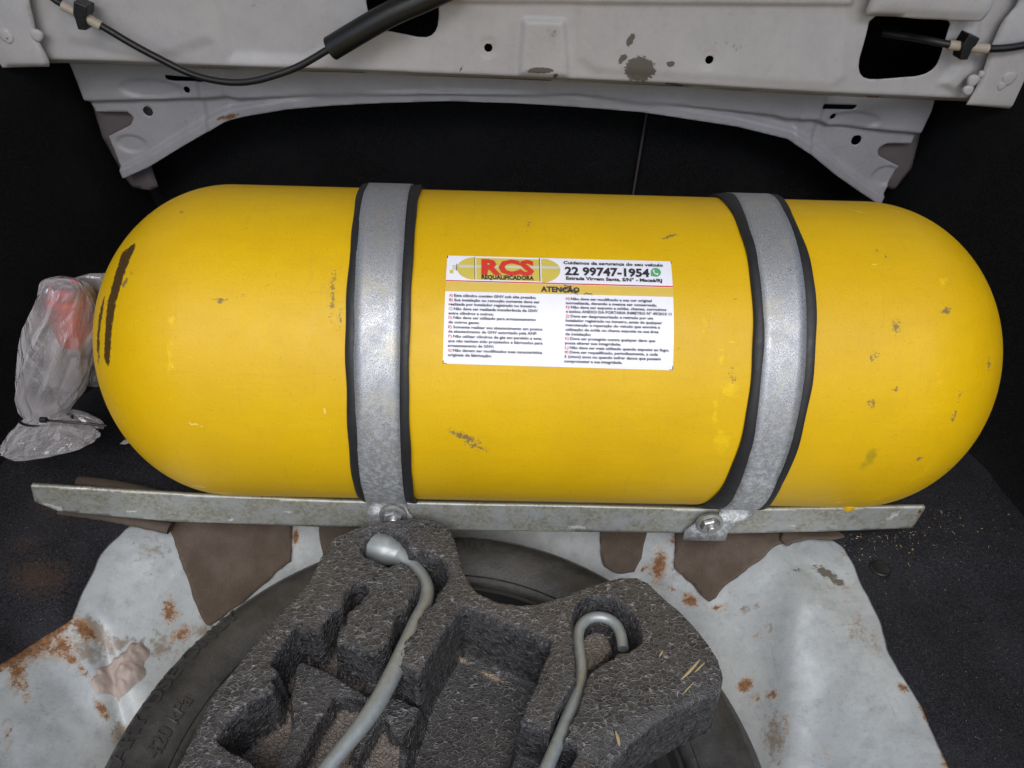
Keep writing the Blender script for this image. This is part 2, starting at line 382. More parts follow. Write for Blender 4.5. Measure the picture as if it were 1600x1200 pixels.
# sticker inks
M['sticker'] = simple('sticker_vinyl', (.80, .80, .86), .4, 0, .03, 60, .03)
M['ink_black'] = simple('ink_black', (.02, .02, .035), .5, 0, .2, 300, 0)
M['ink_red'] = simple('ink_red', (.62, .035, .02), .5, 0, .1, 300, 0)
M['ink_pinkred'] = simple('ink_faded_red', (.55, .14, .13), .5, 0, .1, 300, 0)
M['ink_yellow'] = simple('ink_yellow', (.66, .46, .07), .5, 0, .06, 100, 0)
M['ink_gold'] = simple('ink_gold', (.60, .48, .08), .5, 0, .08, 100, 0)
M['ink_silver'] = simple('ink_silver', (.58, .57, .45), .5, 0, .05, 100, 0)
M['ink_green'] = simple('ink_green', (.09, .36, .15), .5, 0, .08, 100, 0)
M['ink_white'] = simple('ink_white', (.74, .74, .76), .5, 0, .03, 100, 0)
# clear plastic bag
m, nt, b = new_mat('cloudy_film'); M['bag'] = m
nt.nodes.remove(b); out = [n for n in nt.nodes if n.type == 'OUTPUT_MATERIAL'][0]
tr = nt.nodes.new('ShaderNodeBsdfTransparent'); df = nt.nodes.new('ShaderNodeBsdfDiffuse'); tl = nt.nodes.new('ShaderNodeBsdfTranslucent'); gl = nt.nodes.new('ShaderNodeBsdfGlossy')
df.inputs[0].default_value = (.93, .91, .95, 1); tl.inputs[0].default_value = (.93, .91, .95, 1); gl.inputs['Roughness'].default_value = .22
tr.inputs[0].default_value = (.93, .92, .94, 1)
def mixs(f, a, b_):
    n = nt.nodes.new('ShaderNodeMixShader'); setin(nt, n.inputs[0], f); nt.links.new(a, n.inputs[1]); nt.links.new(b_, n.inputs[2]); return n.outputs[0]
bn = bump(nt, noise(nt, 26, 3, .5, mapping(nt, coord(nt), (1.6, 1.0, .6)), 1.6), .75, .010)
for q in (df, tl, gl): nt.links.new(bn, q.inputs['Normal'])
lw = nt.nodes.new('ShaderNodeLayerWeight'); lw.inputs[0].default_value = .35
s1 = mixs(.22, df.outputs[0], tl.outputs[0]); s2 = mixs(remap(nt, lw.outputs[1], .16, .88, .22, .97), tr.outputs[0], s1)
fr = nt.nodes.new('ShaderNodeFresnel'); fr.inputs[0].default_value = 1.9; nt.links.new(bn, fr.inputs[1])
s3 = mixs(fr.outputs[0], s2, gl.outputs[0]); nt.links.new(s3, out.inputs[0])
M['redcap'] = simple('red_cap', (.85, .05, .025), .5, 0, .1, 80)
M['pinkcap'] = simple('pink_card', (.55, .08, .12), .6, 0, .1, 80)
M['valve'] = simple('pale_valve', (.50, .47, .47), .5, .2, .15, 80)
M['crumb'] = simple('straw_crumb', (.42, .31, .16), .8, 0, .4, 900)
M['fibre'] = simple('pale_fibre', (.30, .29, .28), .8, 0, .5, 900)
M['flake'] = simple('pale_flake', (.55, .50, .46), .7, 0, .2, 200)
M['drip'] = simple('yellow_drip', (.75, .44, .003), .35, 0, .05, 100)
M['straw'] = simple('straw_mark', (.40, .32, .16), .8, 0, .25, 700)

# ================================================================== THE SETTING
RC, ZC = 0.158, 0.165                      # cylinder radius, axis height
TY = np.array([-0.043, -0.370])            # spare wheel centre
def floor_h(P):
    r = np.hypot(P[:, 0]-TY[0], P[:, 1]-TY[1])
    z = -.075*(1-ss(r, .280, .42))
    # pressed step down towards the left tail corner
    s = (-(P[:, 0]+.36)*.55-(P[:, 1]+.235)*.83)
    z = z-.02*ss(s, .0, .05)*ss(-P[:, 0], .25, .33)
    z = z+.004*ss(np.sin(P[:, 0]*16+P[:, 1]*5), .3, .9)*ss(P[:, 0], .27, .33)
    # pressed crease running from the carpet corner to the tail, its outer face tilted up
    A, B = np.array([-.375, -.223]), np.array([-.300, -.370]); d_ = (B-A)/np.linalg.norm(B-A); q = P-A; t = q@d_; e = q@np.array([d_[1], -d_[0]])
    w_ = ss(t, -.03, .02)*ss(-P[:, 0], .20, .27)
    z = z-.012*np.exp(-(e/.006)**2)*w_+w_*.26*np.clip(e, 0, .10)
    z = z+.011*np.exp(-((P[:, 0]-.300-.25*(P[:, 1]+.2))/.018)**2)*ss(-P[:, 1], .14, .2)-.010*ss(P[:, 0]-.40+.30*(P[:, 1]+.18), -.02, .03)*ss(P[:, 0], .3, .34)*ss(-P[:, 1], .13, .18)
    return z+.0030*(fnoise(P, 14, 3)-.5)+.0010*(fnoise(P, 70, 6)-.5)
def Zf(L, dz=0.0):
    out = []
    for a, b_ in L:
        z = 0.0
        for _ in range(40):
            p = onz(a, b_, z); z = .6*z+.4*(floor_h(np.array([p[:2]]))[0]+dz)
        out.append(tuple(onz(a, b_, z)[:2]))
    return out
rust_marks = [(20, 1025, 70, 20, -31, 1.5), (75, 990, 70, 20, -34, 1.5), (100, 972, 24, 16, -40, 1.3), (60, 1015, 50, 26, -31, .9), (28, 1050, 20, 50, 10, 1.0), (95, 1010, 40, 45, 70, .9), (40, 1080, 40, 14, 70, .75), (12, 1150, 12, 70, 0, .7),
              (133, 985, 45, 18, 45, 1.2), (112, 1030, 24, 16, 40, 1.0), (130, 1050, 16, 10, 50, 1.1), (160, 1110, 40, 12, 55, 1.1), (180, 1150, 30, 10, 60, .8),
              (265, 955, 22, 40, 0, .95), (285, 990, 38, 20, -20, .9), (232, 895, 26, 10, -10, .6), (195, 820, 20, 10, 0, .9), (462, 838, 8, 26, 0, 1.2),
              (1030, 885, 22, 45, 10, 1.1), (1005, 888, 15, 12, 0, .9), (1078, 938, 24, 16, 30, 1.2), (1122, 950, 22, 10, 0, .9), (1050, 920, 12, 10, 0, .8),
              (1165, 1070, 18, 24, 60, 1.1), (1180, 1090, 12, 12, 0, 1.1), (1206, 1086, 14, 12, 0, 1.1), (1185, 995, 18, 10, 0, .7), (1155, 975, 14, 8, 40, .6),
              (1320, 918, 14, 6, 0, .8), (1320, 942, 14, 6, 0, .8), (1350, 1140, 12, 8, 0, .7), (1410, 1075, 20, 12, 40, 1.0), (1450, 1120, 50, 10, 62, 1.2), (1490, 1190, 40, 25, 60, 1.4),
              (1370, 1010, 14, 60, -15, .5), (1340, 965, 10, 60, -12, .45), (1050, 842, 10, 14, 0, .9), (1290, 1170, 40, 10, 80, .5), (1230, 1130, 14, 40, 0, .5), (1320, 868, 10, 5, 0, .9)]
dirt_marks = [(150, 985, 60, 22, 45, 1.1), (135, 1020, 50, 24, 45, .9), (180, 1010, 60, 20, -20, .9), (195, 1150, 45, 20, 60, 1.2), (250, 1010, 60, 40, 0, .7), (240, 860, 60, 60, 0, .5),
              (60, 1120, 60, 90, 20, .35), (1210, 1150, 40, 80, 0, .7), (1165, 952, 16, 10, 0, 1.1), (1185, 945, 8, 8, 0, 1.2), (1200, 980, 20, 8, 40, 1.0), (1340, 985, 60, 40, 20, .5), (1300, 905, 70, 40, 0, .4), (1060, 890, 40, 50, 0, .5), (320, 985, 30, 60, 20, .6)]
bare_marks = [(1290, 895, 50, 14, 30, .9), (1310, 910, 30, 12, 20, .9), (1245, 890, 20, 10, 20, .7), (170, 870, 30, 12, -20, .4), (120, 1090, 30, 80, 35, .35), (60, 1060, 20, 60, 30, .3)]
floor = sheet('trunk_floor', [(-.80, -.75), (.80, -.75), (.80, .42), (-.80, .42)], [], .004, lambda P, s: floor_h(P), flatz(0.0), M['floor'],
              attrs={'rust': lambda P, s, V: px_ellipse(V, rust_marks), 'dirt': lambda P, s, V: px_ellipse(V, dirt_marks), 'bare': lambda P, s, V: px_ellipse(V, bare_marks)})
props(floor, kind='structure')

# floor carpets, left and right of the bare metal
def carpet(name, px, label, dm):
    poly = Zf(ragged(px, 1.6, 10, len(label)), .009)
    def h(P, s): return floor_h(P)+.002+.009*ss(s, 0, .010)+.003*(fnoise(P, 40, 5)-.5)*ss(s, 0, .02)
    o = sheet(name, poly, [], .005, h, flatz(0.0), M['carpet'], attrs={'dirt': lambda P, s, V: px_ellipse(V, dm)})
    return props(o, label, 'carpet')
cl = carpet('floor_carpet', [(-140, 1110), (0, 1028), (60, 992), (106, 960), (120, 930), (140, 893), (152, 862), (172, 840), (192, 820), (215, 800), (280, 790), (520, 700), (520, 500), (-140, 440)],
            'charcoal floor carpet stained with brown dirt, under the bag', [(60, 900, 110, 70, 0, .9), (110, 790, 120, 50, 0, .95), (40, 850, 90, 40, -20, .7)])
cr = carpet('floor_carpet', [(1300, 836), (1322, 848), (1338, 878), (1348, 905), (1365, 935), (1382, 970), (1392, 1010), (1410, 1045), (1435, 1080), (1450, 1105), (1468, 1150), (1500, 1215), (1540, 1290), (1900, 1290), (1800, 500), (1200, 600), (1180, 700)],
            'charcoal floor carpet strewn with straw crumbs, right of the bare metal', [(1440, 830, 60, 20, 0, .5)])
# shallow button pressed into the right carpet
lp = onz(1376, 888, .012)
btn = lathe('carpet_button', [(0.0001, .0008), (.006, .0009), (.0085, .0018), (.0098, .0010), (.0102, -.003)], M['plastic_black'], (lp[0], lp[1], .011), 'z', 28)
props(btn, 'round black button pressed into the right floor carpet', 'button')

# side linings (felt over the wheel arches)
def side_lining(name, sg):
    ys = np.linspace(-.75, .40, 60); zs = np.linspace(0, 1, 40); V = []; Fc = []
    for y in ys:
        for t in zs:
            z = -.02+.47*t
            xb = .575 if sg < 0 else .60
            w = xb-.075*ss(np.array([y]), -.05, .32)[0]          # arch swells forward
            x = w-.035*(1-ss(np.array([z]), .05, .30)[0])*ss(np.array([y]), -.02, .25)[0]+.03*max(0, z-.2)
            x -= .03*math.exp(-(max(z, 0)/.025))
            V.append((sg*x, y, z))
    n = len(zs)
    for i in range(len(ys)-1):
        for k in range(n-1):
            q = (i*n+k, (i+1)*n+k, (i+1)*n+k+1, i*n+k+1); Fc.append(q if sg < 0 else q[::-1])
    o = mesh_obj(name, V, Fc, M['felt'], None, True, {'dirt': np.zeros(len(V))}); solid(o, .006)
    return props(o, kind='structure')
side_lining('side_lining_left', -1); side_lining('side_lining_right', 1)

# folding seat back, split in two panels
seat = empty('seat_back', (0, .34, 0), kind='structure')
seam_t, seam_b = ony(1012, 170, .345)[0], ony(990, 300, .345)[0]
def seatpanel(x0t, x0b, x1t, x1b, seed):
    poly = [(x0b, -.02), (x1b, -.02), (x1t, .50), (x0t, .50)]
    return sheet('backrest_panel', poly, [], .010, lambda P, s: .006*ss(s, 0, .010)+.002*(fnoise(P, 12, seed)-.5), wally(.345), M['felt'], seat, .01, attrs={'dirt': lambda P, s, V: np.zeros(len(P))})
k = (seam_t-seam_b)/.12
xt, xb = seam_b+k*.30, seam_b-k*.2
seatpanel(-.62, -.62, xt-.0015, xb-.0015, 1); seatpanel(xt+.0015, xb+.0015, .64, .64, 2)
sheet('hinge_gap', [(-.62, -.02), (.64, -.02), (.64, .5), (-.62, .5)], [], .05, None, wally(.350), M['inner'], seat)

# bulkhead frame behind the shelf panel
FY = .27
arch = [(195, 276), (235, 258), (282, 229), (330, 201), (355, 186), (385, 179), (450, 168), (520, 162), (600, 158), (700, 155), (800, 158), (900, 164), (1000, 172), (1060, 181), (1150, 195), (1195, 206), (1228, 214), (1262, 236), (1300, 268), (1340, 296), (1372, 317)]
outl = arch+[(1386, 292), (1404, 260), (1372, 243), (1371, 233), (1384, 224), (1424, 224), (1450, 170), (1458, 140), (1200, 126), (1000, 118), (700, 108), (400, 98), (110, 86), (120, 108), (136, 150), (150, 174), (200, 175), (209, 184), (205, 195), (170, 213)]
outl2 = Y2(outl, FY)
def circ(cx, cz, r, n=16, sq=1): return [(cx+r*math.cos(2*math.pi*i/n), cz+r*sq*math.sin(2*math.pi*i/n)) for i in range(n)]
fh = []
for (x, y, r) in ((231, 174, 7.5), (296, 136, 5), (1338, 219, 8), (1298, 178, 5)):
    p = ony(x, y, FY); fh.append(circ(p[0], p[2], r*.95/F_PX))
for L in ([(252, 112), (330, 119), (322, 123), (268, 122)], [(1279, 158), (1338, 160), (1328, 167), (1281, 166)]): fh.append(Y2(L, FY))
archw = np.array(Y2(arch, FY))
def arch_dist(P):
    best = np.full(len(P), 9.0)
    for a, b_ in zip(archw[:-1], archw[1:]):
        ab = b_-a; t = np.clip(((P-a)@ab)/(ab@ab), 0, 1); best = np.minimum(best, np.linalg.norm(P-a-t[:, None]*ab, axis=1))
    return best
band = np.array(Y2([(150, 158), (320, 153), (355, 150), (375, 155), (560, 146), (700, 144), (900, 148), (1060, 165), (1205, 180), (1225, 186), (1270, 186), (1290, 195), (1430, 208)], FY))
def frame_h(P, s):
    d = arch_dist(P); h = .007*(1-ss(d, .010, .014)) - .0
    zc = np.interp(P[:, 0], band[:, 0], band[:, 1]); h = h+.010*ss(P[:, 1]-zc, -.001, .004)
    for (xx, yy, a, c_) in ((240, 135, .04, .012), (1330, 185, .035, .012), (205, 225, .02, .012), (1385, 275, .02, .014)):
        p = ony(xx, yy, FY); h = h-.003*ss(1-np.sqrt(((P[:, 0]-p[0])/a)**2+((P[:, 1]-p[2])/c_)**2), 0, .25)
    h = h+.003*(ss(P[:, 0], -.355, -.352)*(1-ss(P[:, 0], -.328, -.325))+ss(P[:, 0], .352, .355)*(1-ss(P[:, 0], .376, .379)))
    return h+.001*(fnoise(P, 30, 9)-.5)
frust = [(360, 182, 22, 6, -15, 1.2), (345, 185, 14, 5, -20, 1.1), (1240, 270, 12, 4, 40, .6), (1300, 268, 20, 4, 40, .6)]
fr_o = sheet('bulkhead_frame', outl2, fh, .0024, frame_h, wally(FY), M['frame'], None, .002,
             {'rust': lambda P, s, V: px_ellipse(V, frust), 'dirt': lambda P, s, V: px_ellipse(V, [(300, 180, 60, 14, -30, .4), (1270, 200, 50, 20, 30, .3)]), 'bare': lambda P, s, V: np.zeros(len(P))})
props(fr_o, kind='structure')
sheet('inner_bracket', Y2([(140, 150), (240, 150), (232, 245), (247, 292), (236, 298), (208, 294), (198, 282), (160, 215)], .285), [], .006, lambda P, s: .003*ss(s, 0, .008), wally(.285), M['inner'], fr_o, .002)
sheet('inner_bracket', Y2([(1350, 210), (1440, 200), (1425, 262), (1395, 300), (1360, 270)], .285), [], .006, lambda P, s: .003*ss(s, 0, .008), wally(.285), M['inner'], fr_o, .002)

# shelf panel along the top of the picture
PY = .20
low = [(-200, 100), (0, 107), (90, 106), (200, 109), (300, 114), (420, 118), (540, 121), (650, 126), (760, 130), (850, 134), (950, 138), (1060, 143), (1200, 152), (1330, 159), (1500, 166), (1600, 171), (1800, 180)]
top_z = .52
pl = Y2(low, PY); outp = [(-.75, pl[0][1]+.004)]+pl[1:-1]+[(.78, pl[-1][1]), (.78, top_z), (-.75, top_z)]
hA = smooth_poly(Y2([(570, -45), (573, 22), (590, 46), (625, 52), (662, 60), (678, 54), (686, 36), (685, -20), (684, -50)], PY), 1)
hB = smooth_poly(Y2([(1360, 24), (1352, 60), (1340, 100), (1345, 120), (1362, 125), (1400, 122), (1442, 119), (1462, 106), (1470, 88), (1478, 60), (1488, 28), (1440, 27), (1400, 24)], PY), 1)
ph = [hA, hB]
for (x, y, r) in ((763, 75, 6.5), (1108, 93, 6.5)):
    p = ony(x, y, PY); ph.append(circ(p[0], p[2], r*.83/F_PX, 18))
lowz = np.array(outp[1:-2])
def bumpbox(P, px, w, amp):
    poly = Y2(px, PY); return amp*ss(sdf(poly, P), -w*.5, w*.5)
def panel_h(P, s):
    zl = np.interp(P[:, 0], lowz[:, 0], lowz[:, 1]); d = P[:, 1]-zl
    h = -.018*(1-ss(d, 0, .010))                                  # rolled lower lip
    h = h+bumpbox(P, [(818, 30), (882, 32), (888, 118), (812, 114)], .006, .004)
    h = h+bumpbox(P, [(330, -40), (560, -40), (535, 60), (480, 96), (360, 90)], .016, -.005)
    h = h+bumpbox(P, [(90, -40), (300, -40), (330, 60), (240, 92), (110, 60)], .014, .003)
    h = h+bumpbox(P, [(900, -60), (1330, -60), (1320, 120), (1300, 135), (930, 110), (905, 90)], .012, .0022)
    h = h+bumpbox(P, [(690, -60), (1330, -60), (1330, 6), (690, 2)], .006, .006)
    h = h+bumpbox(P, [(1500, 20), (1530, 20), (1520, 110), (1490, 140), (1470, 130), (1496, 100)], .010, .005)
    for (sx_, sy_) in ((763, 75), (1108, 93)):
        p = ony(sx_, sy_, PY); h = h-.001*(1-ss(np.hypot(P[:, 0]-p[0], P[:, 1]-p[2]), .008, .012))
    return h+.0012*(fnoise(P, 20, 4)-.5)
pbare = [(1000, 108, 42, 34, 0, 1.25), (985, 62, 24, 10, -60, 1.1), (972, 92, 20, 10, -50, 1.0), (1048, 100, 12, 8, 10, 1.2), (843, 110, 36, 8, 0, 1.3), (868, 118, 8, 8, 0, 1.0), (720, 108, 12, 4, -60, .9), (1055, 132, 40, 5, 8, .9)]
prust = [(700, 124, 500, 5, 1, .55), (250, 108, 160, 5, 1, .55), (1200, 148, 180, 6, 4, 1.0), (1110, 143, 60, 4, 3, 1.2), (1365, 152, 30, 5, 0, .9), (1230, 150, 60, 4, 4, 1.0), (395, 9, 10, 6, 0, .5), (640, 4, 60, 5, 0, .4)]
panel = sheet('shelf_panel', outp, ph, .0023, panel_h, wally(PY), M['panel'], None, .0015,
              {'rust': lambda P, s, V: px_ellipse(V, prust), 'bare': lambda P, s, V: px_ellipse(V, pbare),
               'dirt': lambda P, s, V: px_ellipse(V, [(300, 105, 300, 12, 1, .35), (900, 132, 400, 12, 3, .35), (860, 55, 40, 30, 0, .3), (1150, 70, 60, 30, 0, .3)])})
props(panel, kind='structure')
def zero(P, s, V): return np.zeros(len(P))
ZA = {'rust': zero, 'bare': zero, 'dirt': zero}
sheet('corner_panel', Y2([(-260, -140), (38, -140), (45, 0), (53, 32), (57, 58), (68, 78), (80, 104), (0, 106), (-260, 100)], PY-.012), [], .006, lambda P, s: .002*ss(s, 0, .006), wally(PY-.012), M['panel'], panel, .002, ZA)
sheet('corner_panel', Y2([(1860, -140), (1600, -140), (1592, 4), (1566, 34), (1550, 70), (1536, 112), (1528, 132), (1510, 164), (1600, 172), (1860, 184)], PY-.012), [], .006, lambda P, s: .002*ss(s, 0, .006), wally(PY-.012), M['panel'], panel, .002, ZA)
sheet('hole_shroud', Y2([(1340, 24), (1352, 18), (1362, -6), (1372, -60), (1560, -60), (1548, 8), (1536, 26), (1528, 32), (1440, 30), (1400, 26)], PY-.016), [], .005, lambda P, s: .006*ss(s, 0, .010)+.004*ss(P[:, 0], .44, .45)*(1-ss(P[:, 0], .49, .50)), wally(PY-.016), M['panel'], panel, .002, ZA)
# sealer blobs / weld nuts at the joints
def blob(px, py, r, d=.0032, mat='panel'):
    p = ony(px, py, PY-.014); rr = r*.83/F_PX
    V = [(p[0], PY-.014-d*.5, p[2])]; Fc = []; n = 18
    for j, (a, h) in enumerate(((.45, .5), (.8, .38), (1.0, .1), (1.04, -.5))):
        for i in range(n):
            t = 2*math.pi*i/n; w = 1+.07*math.sin(3*t+px); V.append((p[0]+rr*a*w*math.cos(t), PY-.014-d*h, p[2]+rr*a*w*math.sin(t)))
    for i in range(n): Fc.append((0, 1+i, 1+(i+1) % n))
    for j in range(3):
        for i in range(n): Fc.append((1+j*n+i, 1+(j+1)*n+i, 1+(j+1)*n+(i+1) % n, 1+j*n+(i+1) % n))
    return fix_normals(mesh_obj('sealer_blob', V, Fc, M[mat], panel, True, {k_: np.zeros(len(V)) for k_ in ('rust', 'bare', 'dirt')}))
for q in ((57, 55, 9), (10, 56, 10), (14, 62, 6), (1521, 126, 9), (1513, 141, 8), (1534, 116, 5), (1577, 122, 11), (1565, 134, 7)): blob(*q)
# parcel shelf: roof over the space behind the panel
rf = sheet('parcel_shelf', [(-.80, PY-.005), (.82, PY-.005), (.82, .60), (-.80, .60)], [], .05, None, flatz(top_z), M['felt'], None, .01, {'dirt': zero})
props(rf, kind='structure')

# unseen trunk lid, added and slanted over the cylinder to shade its top
def lid_shape(P, h):
    t = P[:, 1]; return np.column_stack([P[:, 0], PY+.02-.80*t-.10*t*t-h, top_z+.02+.62*t-h*.5])
lid = sheet('added_trunk_lid', smooth_poly([(-.72, 0), (.74, 0), (.72, .62), (.60, .78), (-.58, .78), (-.70, .62)], 1), [], .03, lambda P, s: .02*(1-ss(s, 0, .04)), lid_shape, M['panel'], None, .012, {k_: (lambda P, s, V: np.zeros(len(P))) for k_ in ('rust', 'bare', 'dirt')})
props(lid, kind='structure')

# ================================================================== GAS CYLINDER
tank = empty('gas_cylinder', (.05, 0, 0), 'yellow gas cylinder with a white warning sticker strapped across the trunk', 'gas cylinder')
XL, BL, XR, BR = -.262, .133, .364, .134
xs = [(XL-BL*math.sin(a), RC*math.cos(a)) for a in np.linspace(math.pi/2, 0, 70)]
xs += [(x, RC) for x in np.linspace(XL, XR, 260)[1:-1]]
xs += [(XR+BR*math.sin(a), RC*math.cos(a)) for a in np.linspace(0, math.pi/2, 60)]
ths = np.concatenate([np.radians(np.linspace(-60, 130, 240)), np.radians(np.linspace(130, 300, 40))[1:-1]])
V = []; nt_ = len(ths)
for x, r in xs:
    r = max(r, 1e-5)
    V += [(x, -r*math.cos(t), ZC+r*math.sin(t)) for t in ths]
V = np.array(V); Fc = []
for i in range(len(xs)-1):
    for k in range(nt_):
        k2 = (k+1) % nt_; Fc.append((i*nt_+k, (i+1)*nt_+k, (i+1)*nt_+k2, i*nt_+k2))
front = (V@FW*0+1)
nrm = np.column_stack([np.zeros(len(V)), V[:, 1], V[:, 2]-ZC]); vis = (((CAM-V)*nrm).sum(1) > 0)
scuff = [(725, 682, 48, 10, 22, .95), (740, 695, 50, 12, 25, .75), (1045, 370, 26, 5, -15, 1.0), (345, 470, 22, 7, 0, 1.0), (375, 463, 16, 4, -10, .9), (420, 445, 30, 4, -25, .6), (520, 460, 10, 95, 2, .75), (532, 500, 8, 60, 4, .6),
         (195, 442, 6, 16, 25, 1.15), (205, 425, 6, 8, 30, 1.0), (283, 332, 10, 3, -10, 1.0), (1362, 630, 22, 12, 60, .75), (1400, 510, 26, 14, 90, .85), (1365, 558, 24, 14, -30, .7), (1478, 485, 12, 10, 0, 1.15),
         (1490, 650, 6, 26, 20, 1.0), (1500, 620, 5, 24, 5, .75), (1400, 608, 12, 6, 10, .9), (1545, 568, 6, 18, 5, .9), (1437, 716, 12, 7, -30, .9), (1385, 400, 10, 8, 0, .6), (825, 350, 12, 40, 0, .5), (1310, 510, 12, 4, 30, .5), (1150, 468, 10, 6, 0, .6),
         (1400, 680, 10, 5, 0, .5), (1240+130, 392, 8, 6, 0, .8), (590+470, 545, 8, 5, 0, .5), (1500, 545, 4, 60, 3, .5), (735, 560, 12, 20, 0, .35), (900, 560, 20, 10, 0, .35), (1145, 590, 22, 30, 0, .55), (1480, 735, 20, 5, -40, .6)]
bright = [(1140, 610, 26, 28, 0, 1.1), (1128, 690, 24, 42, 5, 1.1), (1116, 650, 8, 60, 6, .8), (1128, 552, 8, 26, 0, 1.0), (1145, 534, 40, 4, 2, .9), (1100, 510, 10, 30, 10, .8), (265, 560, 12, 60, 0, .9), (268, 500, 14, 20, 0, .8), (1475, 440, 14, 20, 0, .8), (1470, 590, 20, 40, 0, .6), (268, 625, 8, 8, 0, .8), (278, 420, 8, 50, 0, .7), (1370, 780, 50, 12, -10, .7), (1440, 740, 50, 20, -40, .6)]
pale = [(307, 664, 22, 3, 8, 1.1), (295, 660, 14, 2, 4, 1.0), (508, 640, 3, 20, 5, 1.1), (515, 675, 20, 2, 45, 1.0), (283, 707, 14, 2, 8, 1.0), (310, 760, 30, 3, 10, .9), (350, 770, 30, 3, 5, .9), (1340, 330, 40, 2, 15, .9), (1400, 330, 35, 2, 20, .8), (1375, 415, 40, 3, 10, .8), (1425, 345, 30, 2, 35, .8), (270, 575, 5, 20, 0, .6), (1180, 780, 20, 2, 0, .6), (1430, 770, 30, 2, -30, .8), (1310, 785, 16, 3, 0, .8)]
green = [(1362, 712, 16, 26, 25, 1.2), (1350, 725, 26, 16, -30, .7)]
qpx = proj(V)
tape = np.zeros(len(V))
for L in ([(196, 388), (212, 376), (214, 384), (196, 430), (184, 470), (176, 520), (174, 566), (168, 578), (160, 560), (163, 500), (166, 470), (176, 440)], [(160, 462), (167, 458), (158, 520), (157, 570), (152, 575), (149, 540), (152, 495)], [(186, 400), (197, 384), (199, 398), (180, 450), (171, 452)]):
    tape = np.maximum(tape, ss(sdf(L, qpx), -.5, 4.5))
VA = {'scuff': px_ellipse(V, scuff)*vis, 'bright': px_ellipse(V, bright)*vis, 'pale': px_ellipse(V, pale)*vis, 'green': px_ellipse(V, green)*vis, 'tape': tape*vis}
body = fix_normals(mesh_obj('body', V, Fc, M['yellow'], tank, True, VA))
# neck stub at the valve end
lathe('neck', [(.0001, -.440), (.020, -.440), (.021, -.392), (.030, -.388)], M['valve'], (0, 0, ZC), 'x', 32, tank)

# ---- sticker (position on the shell from its four corners)
S_TL, S_TR, S_BR, S_BL = [np.array(q) for q in ((-.0448, math.radians(64.83)), (.1479, math.radians(64.73)), (.1482, math.radians(29.6)), (-.0455, math.radians(30.08)))]
def shell(u, v, off):
    u = np.asarray(u, float); v = np.asarray(v, float)
    q = (S_TL*((1-u)*(1-v))[:, None]+S_TR*(u*(1-v))[:, None]+S_BR*(u*v)[:, None]+S_BL*((1-u)*v)[:, None])
    r = RC+off; return np.column_stack([q[:, 0], -r*np.cos(q[:, 1]), ZC+r*np.sin(q[:, 1])])
def uv_of(X, Y):
    """enlarged-survey coordinates of the sticker -> its own u, v"""
    v = 0.5
    for _ in range(4):
        l = 78+(50-78)*v; r = 1510+(1522-1510)*v; u = (X-l)/(r-l); t = 80+38*u; b_ = 772+43*u; v = (Y-t)/(b_-t)
    return u, v
def patch(name, u0, v0, u1, v1, off, mat, parent, nu=24, nv=12, mask=None):
    U, W = np.meshgrid(np.linspace(u0, u1, nu+1), np.linspace(v0, v1, nv+1), indexing='ij'); n = nv+1
    Fc = [(i*n+j, i*n+j+1, (i+1)*n+j+1, (i+1)*n+j) for i in range(nu) for j in range(nv)]
    return mesh_obj(name, shell(U.ravel(), W.ravel(), off), Fc, M[mat], parent)
sticker = patch('sticker', 0, 0, 1, 1, .0003, 'sticker', tank, 60, 40)
props(sticker, 'white printed warning sticker with red and black writing')
def fan(name, ring, off, mat, parent):
    """filled convex outline given in sticker survey coordinates"""
    pts = [uv_of(*q) for q in ring]; c_ = np.mean(pts, 0); P = [tuple(c_)]; Fc = []; n = len(pts)
    for k_ in (.5, 1.0): P += [(c_[0]+(a-c_[0])*k_, c_[1]+(b_-c_[1])*k_) for a, b_ in pts]
    for i in range(n): Fc.append((0, 1+i, 1+(i+1) % n)); Fc.append((1+i, 1+n+i, 1+n+(i+1) % n, 1+(i+1) % n))
    P = np.array(P); return fix_normals(mesh_obj(name, shell(P[:, 0], P[:, 1], off), Fc, M[mat], parent, False))
def bez_ring():
    top, bot = 94, 262; ring = []
    def yt(x): return top+(x-78)*.0265
    ring += [(258, yt(258)-2)]+[(672, yt(672)-1)]
    ring += [(672+126*math.sin(a), 184-86*math.cos(a)+3) for a in np.linspace(.15, math.pi-.15, 14)]
    ring += [(672, 263), (258, 251)]
    ring += [(258-118*math.sin(a), 173+80*math.cos(a)) for a in np.linspace(.15, math.pi-.15, 14)]
    return ring
fan('printed_cylinder', bez_ring(), .0005, 'ink_gold', sticker)
def quad(name, L, off, mat):
    (a, b_, c_, d) = [np.array(uv_of(*q)) for q in L]; nu, nv = 40, 3; P = []; n = nv+1
    for i in range(nu+1):
        for j in range(nv+1):
            s, t = i/nu, j/nv; P.append((a*(1-s)+b_*s)*(1-t)+(d*(1-s)+c_*s)*t)
    P = np.array(P); Fc = [(i*n+j, i*n+j+1, (i+1)*n+j+1, (i+1)*n+j) for i in range(nu) for j in range(nv)]
    return fix_normals(mesh_obj(name, shell(P[:, 0], P[:, 1], off), Fc, M[mat], sticker))
quad('printed_sheen', [(150, 150), (790, 160), (790, 178), (150, 170)], .0007, 'ink_silver')
quad('printed_band', [(255, 93), (262, 93), (264, 252), (257, 252)], .0010, 'ink_white')
quad('printed_band', [(668, 102), (676, 102), (678, 266), (670, 266)], .0010, 'ink_white')
quad('printed_line', [(251, 93), (255, 93), (257, 252), (253, 252)], .0010, 'ink_black')
quad('printed_line', [(663, 102), (668, 102), (670, 264), (665, 264)], .0010, 'ink_black')
quad('printed_line', [(137, 143), (141, 143), (140, 192), (136, 192)], .0009, 'ink_black')
